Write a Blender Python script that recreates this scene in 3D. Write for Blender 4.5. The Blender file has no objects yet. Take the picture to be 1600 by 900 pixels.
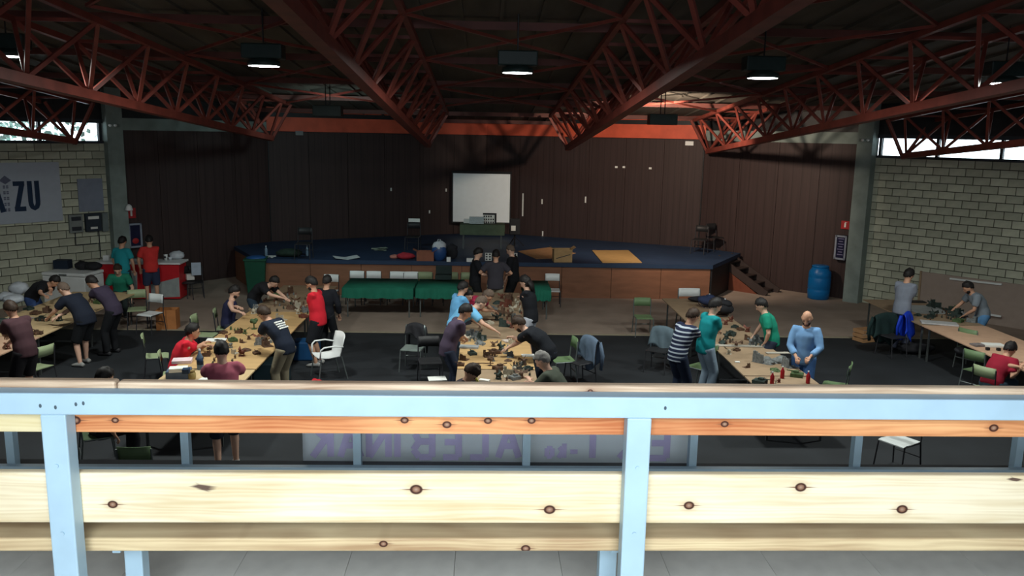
import bpy, math, random
from math import sin, cos, pi, radians, sqrt
from mathutils import Vector, Matrix, noise
random.seed(7)
SC = bpy.context.scene
COL = SC.collection
# ------------------------------------------------------------------ camera
F = 1300.0                                   # focal length in pixels of a 1600 px wide frame
EYE = Vector((0, 0, 4.5))
PITCH, ROLL, YAW = radians(-10.5), radians(1.1), radians(-1.9)
_f = Vector((0, cos(PITCH), sin(PITCH))); _u0 = Vector((0, -sin(PITCH), cos(PITCH))); _r0 = Vector((1, 0, 0))
_r = _r0 * cos(ROLL) + _u0 * sin(ROLL); _u = _u0 * cos(ROLL) - _r0 * sin(ROLL)
_R = Matrix.Rotation(YAW, 3, 'Z')
CF, CR, CU = _R @ _f, _R @ _r, _R @ _u
cd = bpy.data.cameras.new('camera'); cam = bpy.data.objects.new('camera', cd); COL.objects.link(cam)
cd.sensor_width = 36; cd.lens = 36 * F / 1600; cd.clip_start = .05; cd.clip_end = 300
m = Matrix((CR, CU, -CF)).transposed().to_4x4(); m.translation = EYE
cam.matrix_world = m
SC.camera = cam
def atz(px, py, z):
    d = CF + CR * ((px - 800) / F) - CU * ((py - 450) / F)
    return EYE + d * ((z - EYE.z) / d.z)
def aty(px, py, Y):
    d = CF + CR * ((px - 800) / F) - CU * ((py - 450) / F)
    return EYE + d * ((Y - EYE.y) / d.y)
# ------------------------------------------------------------------ world, exposure, big lights
SC.view_settings.view_transform = 'Standard'; SC.view_settings.look = 'None'
SC.view_settings.gamma = 1; SC.view_settings.use_curve_mapping = False
SC.view_settings.exposure = 0.0
W = bpy.data.worlds.new('world'); SC.world = W; W.use_nodes = True
bg = W.node_tree.nodes['Background']; bg.inputs[0].default_value = (.80, .90, 1.0, 1); bg.inputs[1].default_value = 4.2
def area(name, loc, target, sx, sy, power, color, spread=180):
    l = bpy.data.lights.new(name, 'AREA'); l.shape = 'RECTANGLE'; l.size = sx; l.size_y = sy
    l.energy = power; l.color = color; l.spread = radians(spread)
    o = bpy.data.objects.new(name, l); COL.objects.link(o); o.location = loc
    o.rotation_euler = (Vector(target) - Vector(loc)).to_track_quat('-Z', 'Y').to_euler()
    return o
# daylight falling in through the big window in the wall behind the spectators
area('rear_window_daylight', (0, -1.1, 4.95), (0, 6, 2.2), 2.2, 1.5, 190, (.86, .93, 1.0))
# the hall's own high lamps (their light; the fittings are built further down)
LAMPS = [(-7.13, 13, 5.49), (-3.36, 13, 5.43), (.45, 13, 5.41), (4.21, 13, 5.41), (7.98, 13, 5.41)]
for q in LAMPS:
    area('high_bay_light', (q[0], q[1], q[2] - .03), (q[0], q[1], 0), .42, .42, 155, (.95, 1.0, .93))
sp = bpy.data.lights.new('stage_flood_light', 'SPOT'); sp.energy = 1200; sp.color = (1, .80, .62); sp.spot_size = radians(112); sp.spot_blend = .6; sp.shadow_soft_size = .12
spo = bpy.data.objects.new('stage_flood_light', sp); COL.objects.link(spo); spo.location = (4.15, 20.28, 4.84)
spo.rotation_euler = Vector((.30, 1, -.24)).to_track_quat('-Z', 'Y').to_euler()

sp2 = bpy.data.lights.new('left_flood_light', 'SPOT'); sp2.energy = 150; sp2.color = (.66, 1, 1); sp2.spot_size = radians(130); sp2.spot_blend = .8; sp2.shadow_soft_size = .2  # added cool fill lifting the left panelling; the left fitting itself is off
spo2 = bpy.data.objects.new('left_flood_light', sp2); COL.objects.link(spo2); spo2.location = (-3.72, 20.28, 4.88)
spo2.rotation_euler = Vector((-.15, 1, -.42)).to_track_quat('-Z', 'Y').to_euler()
# ------------------------------------------------------------------ mesh helpers
class MB:
    def __init__(s): s.v = []; s.f = []; s.m = []
    def add(s, vs, fs, mi=0):
        b = len(s.v); s.v += [tuple(v) for v in vs]
        s.f += [tuple(b + i for i in f) for f in fs]; s.m += [mi] * len(fs); return s
    def box(s, c, d, mi=0, R=None, bev=0):
        x, y, z = d[0] / 2, d[1] / 2, d[2] / 2
        vs = [Vector((a * x, b * y, e * z)) for a in (-1, 1) for b in (-1, 1) for e in (-1, 1)]
        if R is not None: vs = [R @ v for v in vs]
        c = Vector(c)
        return s.add([v + c for v in vs], [(0, 1, 3, 2), (4, 6, 7, 5), (0, 4, 5, 1), (2, 3, 7, 6), (0, 2, 6, 4), (1, 5, 7, 3)], mi)
    def beam(s, a, b, w, h, mi=0, up=Vector((0, 0, 1))):
        a = Vector(a); b = Vector(b); d = (b - a); L = d.length; d.normalize()
        x = d.cross(up)
        if x.length < 1e-4: x = Vector((1, 0, 0))
        x.normalize(); z = x.cross(d)
        R = Matrix((x, d, z)).transposed()
        return s.box((a + b) / 2, (w, L, h), mi, R)
    def tube(s, pts, rad, n=8, mi=0, side=None, cap=True):
        """rad: floats or (side, depth) pairs"""
        pts = [Vector(p) for p in pts]; N = len(pts); rings = []; b = len(s.v); vs = []; x = None
        for i, p in enumerate(pts):
            t = (pts[min(i + 1, N - 1)] - pts[max(i - 1, 0)])
            if t.length < 1e-6: t = Vector((0, 0, 1))
            t.normalize()
            if side is not None: ref = Vector(side)
            elif x is not None: ref = x
            else: ref = Vector((1, 0, 0)) if abs(t.x) < .8 else Vector((0, 1, 0))
            x = ref - t * ref.dot(t)
            if x.length < 1e-4: x = t.orthogonal()
            x.normalize(); y = t.cross(x)
            r = rad[i] if isinstance(rad, (list, tuple)) else rad
            ra, rb = r if isinstance(r, tuple) else (r, r)
            for k in range(n):
                a = 2 * pi * k / n; vs.append(p + x * ra * cos(a) + y * rb * sin(a))
        fs = []
        for i in range(N - 1):
            for k in range(n):
                k2 = (k + 1) % n; fs.append((i * n + k, i * n + k2, (i + 1) * n + k2, (i + 1) * n + k))
        if cap: fs.append(tuple(reversed(range(n)))); fs.append(tuple(range((N - 1) * n, N * n)))
        return s.add(vs, fs, mi)
    def cyl(s, c, r, h, n=16, mi=0, r2=None):
        c = Vector(c); return s.tube([c, c + Vector((0, 0, h))], [r, r2 if r2 is not None else r], n, mi, side=(1, 0, 0))
    def lathe(s, c, prof, n=16, mi=0):
        c = Vector(c); vs = []; fs = []
        for r, z in prof:
            for k in range(n):
                a = 2 * pi * k / n; vs.append(c + Vector((r * cos(a), r * sin(a), z)))
        for i in range(len(prof) - 1):
            for k in range(n):
                k2 = (k + 1) % n; fs.append((i * n + k, i * n + k2, (i + 1) * n + k2, (i + 1) * n + k))
        fs.append(tuple(reversed(range(n)))); fs.append(tuple(range((len(prof) - 1) * n, len(prof) * n)))
        return s.add(vs, fs, mi)
    def ell(s, c, r, nu=10, nv=7, mi=0, R=None, fn=None):
        c = Vector(c); vs = []; fs = []
        def P(d):
            q = Vector((d.x * r[0], d.y * r[1], d.z * r[2]))
            if fn: q = q * fn(d)
            return c + (R @ q if R is not None else q)
        vs.append(P(Vector((0, 0, 1))))
        for i in range(1, nv):
            th = pi * i / nv
            for k in range(nu):
                a = 2 * pi * k / nu; vs.append(P(Vector((sin(th) * cos(a), sin(th) * sin(a), cos(th)))))
        vs.append(P(Vector((0, 0, -1)))); last = len(vs) - 1
        for k in range(nu):
            k2 = (k + 1) % nu; fs.append((0, 1 + k, 1 + k2)); fs.append((last, last - nu + k2, last - nu + k))
        for i in range(nv - 2):
            for k in range(nu):
                k2 = (k + 1) % nu; fs.append((1 + i * nu + k, 1 + (i + 1) * nu + k, 1 + (i + 1) * nu + k2, 1 + i * nu + k2))
        return s.add(vs, fs, mi)
    def prism(s, poly, z0, z1, mi=0):
        n = len(poly)
        vs = [(x, y, z0) for x, y in poly] + [(x, y, z1) for x, y in poly]
        fs = [tuple(reversed(range(n))), tuple(range(n, 2 * n))] + [(i, (i + 1) % n, n + (i + 1) % n, n + i) for i in range(n)]
        return s.add(vs, fs, mi)
    def mesh(s, name, mats, smooth=False):
        me = bpy.data.meshes.new(name); me.from_pydata(s.v, [], s.f)
        for q in (mats if isinstance(mats, (list, tuple)) else [mats]): me.materials.append(q)
        me.polygons.foreach_set('material_index', s.m)
        if smooth: me.polygons.foreach_set('use_smooth', [True] * len(s.f))
        me.update(); return me
    def build(s, name, mats, parent=None, smooth=False, bevel=0, kind=None):
        me = s.mesh(name, mats, smooth); o = bpy.data.objects.new(name, me); COL.objects.link(o)
        if parent is not None: o.parent = parent
        if bevel:
            b = o.modifiers.new('bevel', 'BEVEL'); b.width = bevel; b.segments = 2; b.limit_method = 'ANGLE'
        if kind: o['kind'] = kind
        return o
def rot(z=0, x=0, y=0):
    return Matrix.Rotation(radians(z), 3, 'Z') @ Matrix.Rotation(radians(y), 3, 'Y') @ Matrix.Rotation(radians(x), 3, 'X')
def tag(o, label, cat, group=None):
    o['label'] = label; o['category'] = cat
    if group: o['group'] = group
    return o
def thing(name, label, cat, loc=(0, 0, 0), rz=0, group=None):
    o = bpy.data.objects.new(name, None); COL.objects.link(o); o.location = loc; o.rotation_euler = (0, 0, radians(rz))
    o.empty_display_size = .1
    return tag(o, label, cat, group)
def copy_tree(o, loc, rz, label=None, group=None, scale=None):
    c = o.copy(); COL.objects.link(c); c.location = loc; c.rotation_euler = (0, 0, radians(rz))
    if label: c['label'] = label
    if group: c['group'] = group
    if scale: c.scale = (scale,) * 3
    for ch in KIDS(o):
        d = ch.copy(); COL.objects.link(d); d.parent = c
        for g in KIDS(ch):
            e = g.copy(); COL.objects.link(e); e.parent = d
    return c
def KIDS(o): return [x for x in bpy.data.objects if x.parent == o]
def struct(o): o['kind'] = 'structure'; return o
# ------------------------------------------------------------------ materials
def srgb(r, g, b):
    f = lambda c: (c / 255 / 12.92) if c / 255 <= .04045 else ((c / 255 + .055) / 1.055) ** 2.4
    return (f(r), f(g), f(b))
MATS = {}
def mat(name, col, rough=.7, metal=0, var=.12, scale=6, bump=0, spec=.3, stretch=None, emit=None, key=None):
    k = key or name
    if k in MATS: return MATS[k]
    M = bpy.data.materials.new(name); M.use_nodes = True; nt = M.node_tree; B = nt.nodes['Principled BSDF']
    B.inputs['Roughness'].default_value = rough; B.inputs['Metallic'].default_value = metal
    B.inputs['Specular IOR Level'].default_value = spec
    tc = nt.nodes.new('ShaderNodeTexCoord'); mp = nt.nodes.new('ShaderNodeMapping')
    nt.links.new(tc.outputs['Object'], mp.inputs[0])
    if stretch: mp.inputs['Scale'].default_value = stretch
    nz = nt.nodes.new('ShaderNodeTexNoise'); nz.inputs['Scale'].default_value = scale; nz.inputs['Detail'].default_value = 4
    nt.links.new(mp.outputs[0], nz.inputs[0])
    rp = nt.nodes.new('ShaderNodeValToRGB'); rp.color_ramp.elements[0].position = .3; rp.color_ramp.elements[1].position = .7
    c0 = tuple(max(0, c * (1 - var)) for c in col); c1 = tuple(min(1, c * (1 + var)) for c in col)
    rp.color_ramp.elements[0].color = (*c0, 1); rp.color_ramp.elements[1].color = (*c1, 1)
    nt.links.new(nz.outputs['Fac'], rp.inputs[0]); nt.links.new(rp.outputs[0], B.inputs['Base Color'])
    if bump:
        bp = nt.nodes.new('ShaderNodeBump'); bp.inputs['Strength'].default_value = bump; bp.inputs['Distance'].default_value = .01
        nt.links.new(nz.outputs['Fac'], bp.inputs['Height']); nt.links.new(bp.outputs[0], B.inputs['Normal'])
    if emit: B.inputs['Emission Color'].default_value = (*emit[:3], 1); B.inputs['Emission Strength'].default_value = emit[3]
    M['ramp'] = rp.name; MATS[k] = M; return M
def hexmat(name, r, g, b, **kw): return mat(name, srgb(r, g, b), **kw)
M_steel_blue = hexmat('pale blue painted steel', 168, 196, 212, rough=.42, var=.05, scale=9, spec=.4)
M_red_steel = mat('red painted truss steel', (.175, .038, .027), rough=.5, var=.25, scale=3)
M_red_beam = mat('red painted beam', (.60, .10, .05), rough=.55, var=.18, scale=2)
M_concrete = hexmat('grey concrete', 128, 140, 136, rough=.9, var=.15, scale=3, bump=.2)
M_brick = hexmat('buff concrete block', 178, 180, 162, rough=.95, var=.16, scale=4, bump=.3)
M_mortar = hexmat('block joint mortar', 62, 62, 54, rough=1, var=.1)
M_roof = mat('dark roof decking', (.085, .075, .06), rough=.9, var=.3, scale=2, stretch=(1, .2, 1))
M_black = mat('black paint', (.015, .015, .017), rough=.5, var=.2)
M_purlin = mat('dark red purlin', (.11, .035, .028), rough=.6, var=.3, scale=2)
M_fixture = mat('dark green lamp housing', (.014, .028, .026), rough=.5, var=.1)
M_white = mat('white plastic', (.74, .76, .76), rough=.4, var=.03)
M_ply = hexmat('plywood game board', 186, 152, 106, rough=.65, var=.10, scale=3, stretch=(.5, 3, 1))
M_wood_seat = hexmat('varnished plywood', 178, 150, 108, rough=.5, var=.1, stretch=(1, 6, 1))
M_chrome = hexmat('grey chair tube', 120, 128, 128, rough=.35, metal=.6, var=.05)
M_card = hexmat('brown cardboard', 165, 125, 88, rough=.9, var=.08)
M_paper = hexmat('white paper', 225, 226, 222, rough=.8, var=.03)
M_glow = mat('lamp lens', (.9, .95, 1), emit=(.93, .97, 1, 22), var=0)
# ================================================================== SETTING
def wood_board_mat(name, c0, c1, knots, blot=None, gscale=1.0):
    """long softwood board: stretched grain, growth-line waves, knots at the given object-space (x, z)"""
    M = bpy.data.materials.new(name); M.use_nodes = True; nt = M.node_tree; L = nt.links; B = nt.nodes['Principled BSDF']
    B.inputs['Roughness'].default_value = .55; B.inputs['Specular IOR Level'].default_value = .25
    tc = nt.nodes.new('ShaderNodeTexCoord'); sep = nt.nodes.new('ShaderNodeSeparateXYZ'); L.new(tc.outputs['Object'], sep.inputs[0])
    def math_(op, a, b=None, clamp=False):
        n = nt.nodes.new('ShaderNodeMath'); n.operation = op; n.use_clamp = clamp
        for i, q in enumerate((a, b)):
            if q is None: continue
            if isinstance(q, (int, float)): n.inputs[i].default_value = q
            else: L.new(q, n.inputs[i])
        return n.outputs[0]
    mp = nt.nodes.new('ShaderNodeMapping'); mp.inputs['Scale'].default_value = (1.1 * gscale, 9, 26); L.new(tc.outputs['Object'], mp.inputs[0])
    nz = nt.nodes.new('ShaderNodeTexNoise'); nz.inputs['Scale'].default_value = 1.6; nz.inputs['Detail'].default_value = 6; L.new(mp.outputs[0], nz.inputs[0])
    mp2 = nt.nodes.new('ShaderNodeMapping'); mp2.inputs['Scale'].default_value = (1.6, 2, 3); L.new(tc.outputs['Object'], mp2.inputs[0])
    nz2 = nt.nodes.new('ShaderNodeTexNoise'); nz2.inputs['Scale'].default_value = 1.5; nz2.inputs['Detail'].default_value = 3; L.new(mp2.outputs[0], nz2.inputs[0])
    wv = nt.nodes.new('ShaderNodeTexWave'); wv.bands_direction = 'Z'; wv.inputs['Scale'].default_value = 2.6; wv.inputs['Distortion'].default_value = 12; wv.inputs['Detail'].default_value = 1
    mp3 = nt.nodes.new('ShaderNodeMapping'); mp3.inputs['Scale'].default_value = (.9, 1, 9); L.new(tc.outputs['Object'], mp3.inputs[0]); L.new(mp3.outputs[0], wv.inputs[0])
    g = math_('ADD', math_('MULTIPLY', nz.outputs['Fac'], .5), math_('ADD', math_('MULTIPLY', nz2.outputs['Fac'], .43), math_('MULTIPLY', wv.outputs['Fac'], .07)))
    rp = nt.nodes.new('ShaderNodeValToRGB'); rp.color_ramp.elements[0].position = .34; rp.color_ramp.elements[1].position = .62
    rp.color_ramp.elements[0].color = (*c0, 1); rp.color_ramp.elements[1].color = (*c1, 1); L.new(g, rp.inputs[0])
    cur = rp.outputs[0]
    def mix(fac, c):
        nonlocal cur
        n = nt.nodes.new('ShaderNodeMixRGB'); L.new(fac, n.inputs[0]); L.new(cur, n.inputs[1]); n.inputs[2].default_value = (*c, 1); cur = n.outputs[0]
    wob = math_('MULTIPLY', math_('SUBTRACT', nz2.outputs['Fac'], .5), .03)
    for (kx, kz, r) in knots:
        dx = math_('DIVIDE', math_('SUBTRACT', sep.outputs[0], kx), r * 1.25); dz = math_('DIVIDE', math_('SUBTRACT', sep.outputs[2], kz), r)
        d = math_('SQRT', math_('ADD', math_('POWER', math_('ABSOLUTE', dx), 2), math_('POWER', math_('ABSOLUTE', dz), 2)))
        ring = math_('SUBTRACT', 1, math_('MULTIPLY', math_('ABSOLUTE', math_('SUBTRACT', d, .82)), 3.2), True)
        core = math_('SUBTRACT', 1.15, d, True)
        dx2 = math_('ABSOLUTE', math_('DIVIDE', dx, 3.6)); dz2 = math_('MULTIPLY', math_('ABSOLUTE', dz), 4.0)
        streak = math_('MULTIPLY', math_('SUBTRACT', 1, math_('ADD', dx2, dz2), True), 2.2, True)
        halo = math_('MULTIPLY', math_('SUBTRACT', 1, math_('DIVIDE', d, 2.3), True), .6)
        mix(halo, (c0[0] * .7, c0[1] * .55, c0[2] * .45)); mix(streak, (.16, .06, .03)); mix(math_('MULTIPLY', core, 1.6, True), (.20, .085, .045)); mix(math_('MULTIPLY', ring, 1.5, True), (.05, .016, .010)); mix(math_('SUBTRACT', .6, d, True), (.5, .38, .28))
    if blot:
        for (kx, kz, rx, rz) in blot:
            dz = math_('DIVIDE', math_('SUBTRACT', sep.outputs[2], kz), rz); dx = math_('ADD', math_('DIVIDE', math_('SUBTRACT', sep.outputs[0], kx), rx), math_('MULTIPLY', dz, .75))
            d = math_('ADD', math_('ABSOLUTE', dx), math_('ABSOLUTE', dz)); d = math_('ADD', d, math_('MULTIPLY', math_('SUBTRACT', nz.outputs['Fac'], .42), 4.5))
            mix(math_('MULTIPLY', math_('SUBTRACT', 1, d, True), 2.2, True), (.12, .075, .055))
    L.new(cur, B.inputs['Base Color'])
    bp = nt.nodes.new('ShaderNodeBump'); bp.inputs['Strength'].default_value = .25; bp.inputs['Distance'].default_value = .003
    L.new(nz.outputs['Fac'], bp.inputs['Height']); L.new(bp.outputs[0], B.inputs['Normal'])
    return M
# wall line of the polygonal hall
AP = Vector((0, 29.8)); CL = Vector((-6.8, 26.5)); CRn = Vector((6.9, 26.6)); KL = Vector((-9.95, 22.9)); KR = Vector((10.5, 23.0))
BL = Vector((-12.95, 19.35)); BR = Vector((13.35, 19.5))
def wall_seg(mb, a, b, z0, z1, t=.25, mi=0):
    d = (b - a).normalized(); nrm = Vector((-d.y, d.x))
    if nrm.dot(a + b - 2 * Vector((0, 12))) < 0: nrm = -nrm      # outwards
    p = [a, b, b + nrm * t, a + nrm * t]
    mb.prism([(q.x, q.y) for q in p], z0, z1, mi)
# --- floors
mfl = hexmat('dark worn hall floor', 36, 39, 43, rough=.8, var=.22, scale=1.1, bump=.1)
mfb = hexmat('brownish concrete floor', 152, 136, 124, rough=.85, var=.14, scale=1.3, bump=.1)
o = MB(); o.box((0, 7.25, -.1), (34, 22.5, .2)); struct(o.build('floor', mfl))
o = MB(); o.prism([(-20, 18.5), (20, 18.5), (20, 30.5), (-20, 30.5)], -.2, .012); struct(o.build('floor_rear', mfb))
o = MB(); o.box((0, 18.5, .01), (34, .07, .02)); struct(o.build('trim_1', hexmat('pale floor edging', 150, 140, 120, rough=.7)))
# --- panelled back wall
M_panel = hexmat('dark brown panelling', 58, 44, 43, rough=.6, var=.16, scale=2.0, stretch=(7, 7, .25))
nt = M_panel.node_tree; rp = nt.nodes[M_panel['ramp']]
wv = nt.nodes.new('ShaderNodeTexWave'); wv.inputs['Scale'].default_value = 1.6; wv.bands_direction = 'X'; tc = [n for n in nt.nodes if n.type == 'TEX_COORD'][0]
nt.links.new(tc.outputs['Object'], wv.inputs[0])
cr = nt.nodes.new('ShaderNodeValToRGB'); cr.color_ramp.elements[0].position = 0; cr.color_ramp.elements[0].color = (.72, .72, .72, 1); cr.color_ramp.elements[1].position = .08; cr.color_ramp.elements[1].color = (1, 1, 1, 1)
nt.links.new(wv.outputs['Fac'], cr.inputs[0]); mx = nt.nodes.new('ShaderNodeMixRGB'); mx.blend_type = 'MULTIPLY'; mx.inputs[0].default_value = 1
nt.links.new(rp.outputs[0], mx.inputs[1]); nt.links.new(cr.outputs[0], mx.inputs[2]); nt.links.new(mx.outputs[0], nt.nodes['Principled BSDF'].inputs['Base Color'])
back_root = bpy.data.objects.new('wall_back', None); COL.objects.link(back_root); struct(back_root)
for a, b in ((KL, CL), (CL, AP), (AP, CRn), (CRn, KR)):
    L_ = (b - a).length; n_ = max(2, round(L_ / 1.25)); d = (b - a) / n_
    for k in range(n_):
        p, q = a + d * k, a + d * (k + 1); g = d.normalized() * .006
        o = MB(); wall_seg(o, p + g, q - g, 0, 4.42, .12); o.build('panel', M_panel, back_root)
o = MB()
for a, b in ((KL, CL), (CL, AP), (AP, CRn), (CRn, KR)):
    out = Vector((0, .14)); wall_seg(o, a + out, b + out, 0, 5.6, .2)
o.build('backing', M_black, back_root)
o = MB()
for c in (CL, CRn): o.cyl((c.x, c.y - .02, 0), .02, 4.42, 8)
o.build('corner_strip', M_black, back_root)
# red ring beam on the middle facets, grey beam on the outer ones, fascia above
o = MB(); off = Vector((0, -.02))
for a, b in ((CL, AP), (AP, CRn)): wall_seg(o, a + Vector((0, -.12)), b + Vector((0, -.12)), 4.44, 4.88, .2)
struct(o.build('trim_2', M_red_beam))
o = MB()
for a, b in ((CL, AP), (AP, CRn)): wall_seg(o, a + Vector((0, -.12)), b + Vector((0, -.12)), 5.02, 5.25, .2)
struct(o.build('trim_3', M_red_beam))
o = MB()
for a, b in ((KL, CL), (CRn, KR)): wall_seg(o, a + Vector((0, -.1)), b + Vector((0, -.1)), 4.40, 4.72, .24)
struct(o.build('trim_4', M_concrete))
# --- concrete columns at the outer corners
for side, c in (('left', Vector((-9.95, 22.75))), ('right', Vector((10.42, 22.8)))):
    o = MB(); ang = 47 if side == 'left' else -47
    o.box((c.x, c.y, 2.85), (.42, .42, 5.7), 0, rot(ang)); struct(o.build('column_' + side, M_concrete))
# --- block walls: every visible block a part; rows 0.2 m, blocks 0.4 m
def brick_wall(side, a, b, rows, n, far):
    root = bpy.data.objects.new('wall_' + side, None); COL.objects.link(root); struct(root)
    d = (b - a).normalized(); nrm = Vector((-d.y, d.x))
    if nrm.dot(a - Vector((0, 12))) < 0: nrm = -nrm
    H = rows * .2025
    core = MB(); e = b + d * 9; q = [a + nrm * .012, e + nrm * .012, e + nrm * .25, a + nrm * .25]
    core.prism([(v.x, v.y) for v in q], 0, H); core.build('mortar', M_mortar, root)
    R = Matrix.Rotation(math.atan2(d.y, d.x), 3, 'Z')
    mesh = MB().box((0, 0, 0), (.382, .05, .183)).mesh('brick', M_brick)
    shades = []
    for k in range(5):
        mk = mesh.copy(); f = .95 + .03 * k; c = srgb(176 * f, 178 * f, 160 * f)
        mk.materials[0] = mat('buff concrete block', c, rough=.95, var=.14, scale=4, bump=.3, key='brick%d' % k); shades.append(mk)
    rest = MB(); cnt = 0
    for r in range(rows):
        x = .2 if r % 2 else 0.0
        k = 0
        while x < far:
            w = .4
            c = a + d * (x + .2) + nrm * (.012 + random.uniform(-.003, .003)); z = r * .2025 + .101
            if k < n and cnt < 298:
                ob = bpy.data.objects.new('brick', random.choice(shades)); COL.objects.link(ob); ob.parent = root
                ob.location = (c.x, c.y, z); ob.rotation_euler = (0, 0, math.atan2(d.y, d.x)); cnt += 1
            else: rest.box((c.x, c.y, z), (.382, .05, .183), 0, R)
            x += w; k += 1
    h = MB()
    for r in range(1, rows, 2): c = a + d * .1 + nrm * .012; h.box((c.x, c.y, r * .2025 + .101), (.188, .05, .19), 0, R)
    h.build('half_bricks', M_brick, root, kind='stuff')
    rest.build('far_bricks', M_brick, root, kind='stuff')
    return d, nrm, H
dl, nl, HB = brick_wall('left', KL + Vector((-.12, -.22)), BL, 20, 13, 11)
dr, nr, HB = brick_wall('right', KR + Vector((.12, -.22)), BR, 20, 13, 11)
# --- strip windows above the block walls
M_glass = bpy.data.materials.new('window glass'); M_glass.use_nodes = True
B = M_glass.node_tree.nodes['Principled BSDF']; B.inputs['Transmission Weight'].default_value = 1; B.inputs['Roughness'].default_value = .02; B.inputs['IOR'].default_value = 1.02; B.inputs['Base Color'].default_value = (.9, .97, .95, 1)
M_frame = mat('dark window frame', (.03, .035, .045), rough=.5)
for k, (a, d, nrm) in enumerate(((KL + Vector((-.12, -.22)), dl, nl), (KR + Vector((.12, -.22)), dr, nr))):
    root = bpy.data.objects.new('window_%d' % (k + 1), None); COL.objects.link(root); struct(root)
    R = Matrix.Rotation(math.atan2(d.y, d.x), 3, 'Z'); c = a + d * 5.4 + nrm * .1
    MB().box((c.x, c.y, HB + .03), (11, .26, .06), 0, R).build('window_sill', M_frame, root)
    MB().box((c.x, c.y, 4.62), (11, .26, .10), 0, R).build('window_head', M_frame, root)
    for j in range(8):
        x = (.12, 1.62, 3.15, 4.7, 6.3, 7.9, 9.4, 10.8)[j]; q = a + d * x + nrm * .1
        MB().box((q.x, q.y, (HB + 4.62) / 2), (.07, .12, 4.62 - HB), 0, R).build('mullion', M_frame, root)
        if j < 7:
            x2 = (1.62, 3.15, 4.7, 6.3, 7.9, 9.4, 10.8)[j]; q = a + d * ((x + x2) / 2) + nrm * .12
            MB().box((q.x, q.y, (HB + 4.62) / 2), (x2 - x - .07, .006, 4.62 - HB - .06), 0, R).build('pane', M_glass, root)
    o = MB(); q = [a, a + d * 11, a + d * 11 + nrm * .25, a + nrm * .25]; o.prism([(v.x, v.y) for v in q], 4.66, 6.3); o.build('fascia', M_black, root)
    MB().tube([(a.x + d.x * .0 - nrm.x * .03, a.y + d.y * .0 - nrm.y * .03, 3.6), (a.x - nrm.x * .03, a.y - nrm.y * .03, 4.6)], .012, 6).build('conduit', M_white, root)
# --- remaining enclosure (beside and behind the stand, mostly outside the frame)
mside = hexmat('plain rendered wall', 120, 118, 110, rough=.95)
e1 = KL + Vector((-.12, -.22)) + dl * 11; e2 = KR + Vector((.12, -.22)) + dr * 11
o = MB(); wall_seg(o, e1, Vector((e1.x, -3)), 0, 7.6); struct(o.build('wall_far_left', mside))
o = MB(); wall_seg(o, e2, Vector((e2.x, -3)), 0, 7.6); struct(o.build('wall_far_right', mside))
o = MB()
o.box((-11, -1.4, 3.8), (18.9, .2, 7.6)); o.box((11, -1.4, 3.8), (18.9, .2, 7.6)); o.box((0, -1.4, 2.0), (3.4, .2, 4.0)); o.box((0, -1.4, 6.8), (3.4, .2, 1.7)); struct(o.build('wall_rear', mside))
root = struct(bpy.data.objects.new('window_3', None)); COL.objects.link(root)
for x in (-1.5, 0, 1.5): MB().box((x, -1.4, 4.95), (.05, .12, 1.95)).build('mullion', M_frame, root)
MB().box((0, -1.4, 4.02), (3.1, .14, .05)).build('window_sill', M_frame, root)
# --- roof deck, purlins, trusses
SL = .081
def zb(Y): return 4.05 + SL * (25.3 - Y)         # underside line of the trusses
def roofz(Y): return zb(Y) + 1.22
o = MB(); ys = (30.6, -3)
o.add([(-22, ys[0], roofz(ys[0])), (22, ys[0], roofz(ys[0])), (22, ys[1], roofz(ys[1])), (-22, ys[1], roofz(ys[1])),
       (-22, ys[0], roofz(ys[0]) + .2), (22, ys[0], roofz(ys[0]) + .2), (22, ys[1], roofz(ys[1]) + .2), (-22, ys[1], roofz(ys[1]) + .2)],
      [(0, 1, 2, 3), (7, 6, 5, 4), (0, 4, 5, 1), (1, 5, 6, 2), (2, 6, 7, 3), (3, 7, 4, 0)])
roof = struct(o.build('ceiling', M_roof))
o = MB()
for i in range(74): o.box((-22 + i * .6, 13.8, roofz(13.8) - .02), (.05, 33, .05), 0, Matrix.Rotation(-math.atan(SL), 3, 'X'))
o.build('deck_rib', M_roof, roof, kind='stuff')
for Y in [28.6, 26.2] + [22.9 - 3.2 * k for k in range(8)]:
    MB().box((0, Y, roofz(Y) - .12), (42, .08, .12)).build('purlin', M_purlin, roof)
TX = [(-10.15, 21.1), (-6.0, 23.7), (-1.75, 25.3), (2.45, 25.5), (6.85, 25.9), (11.0, 21.9)]
names = ['far left red roof truss ending above the left strip window', 'red roof truss second from the left, ending over the corner of the back wall',
         'large red roof truss left of the centre lamp, running down to the stage wall', 'large red roof truss right of the centre lamp, running down to the stage wall',
         'red roof truss with its end lit orange by the stage floodlight', 'far right dark red roof truss ending in front of the right strip window']
HW, HT = .58, 1.0; PL = 1.75
SLT = (.081, .066, .081, .081, .077, .081)
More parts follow.
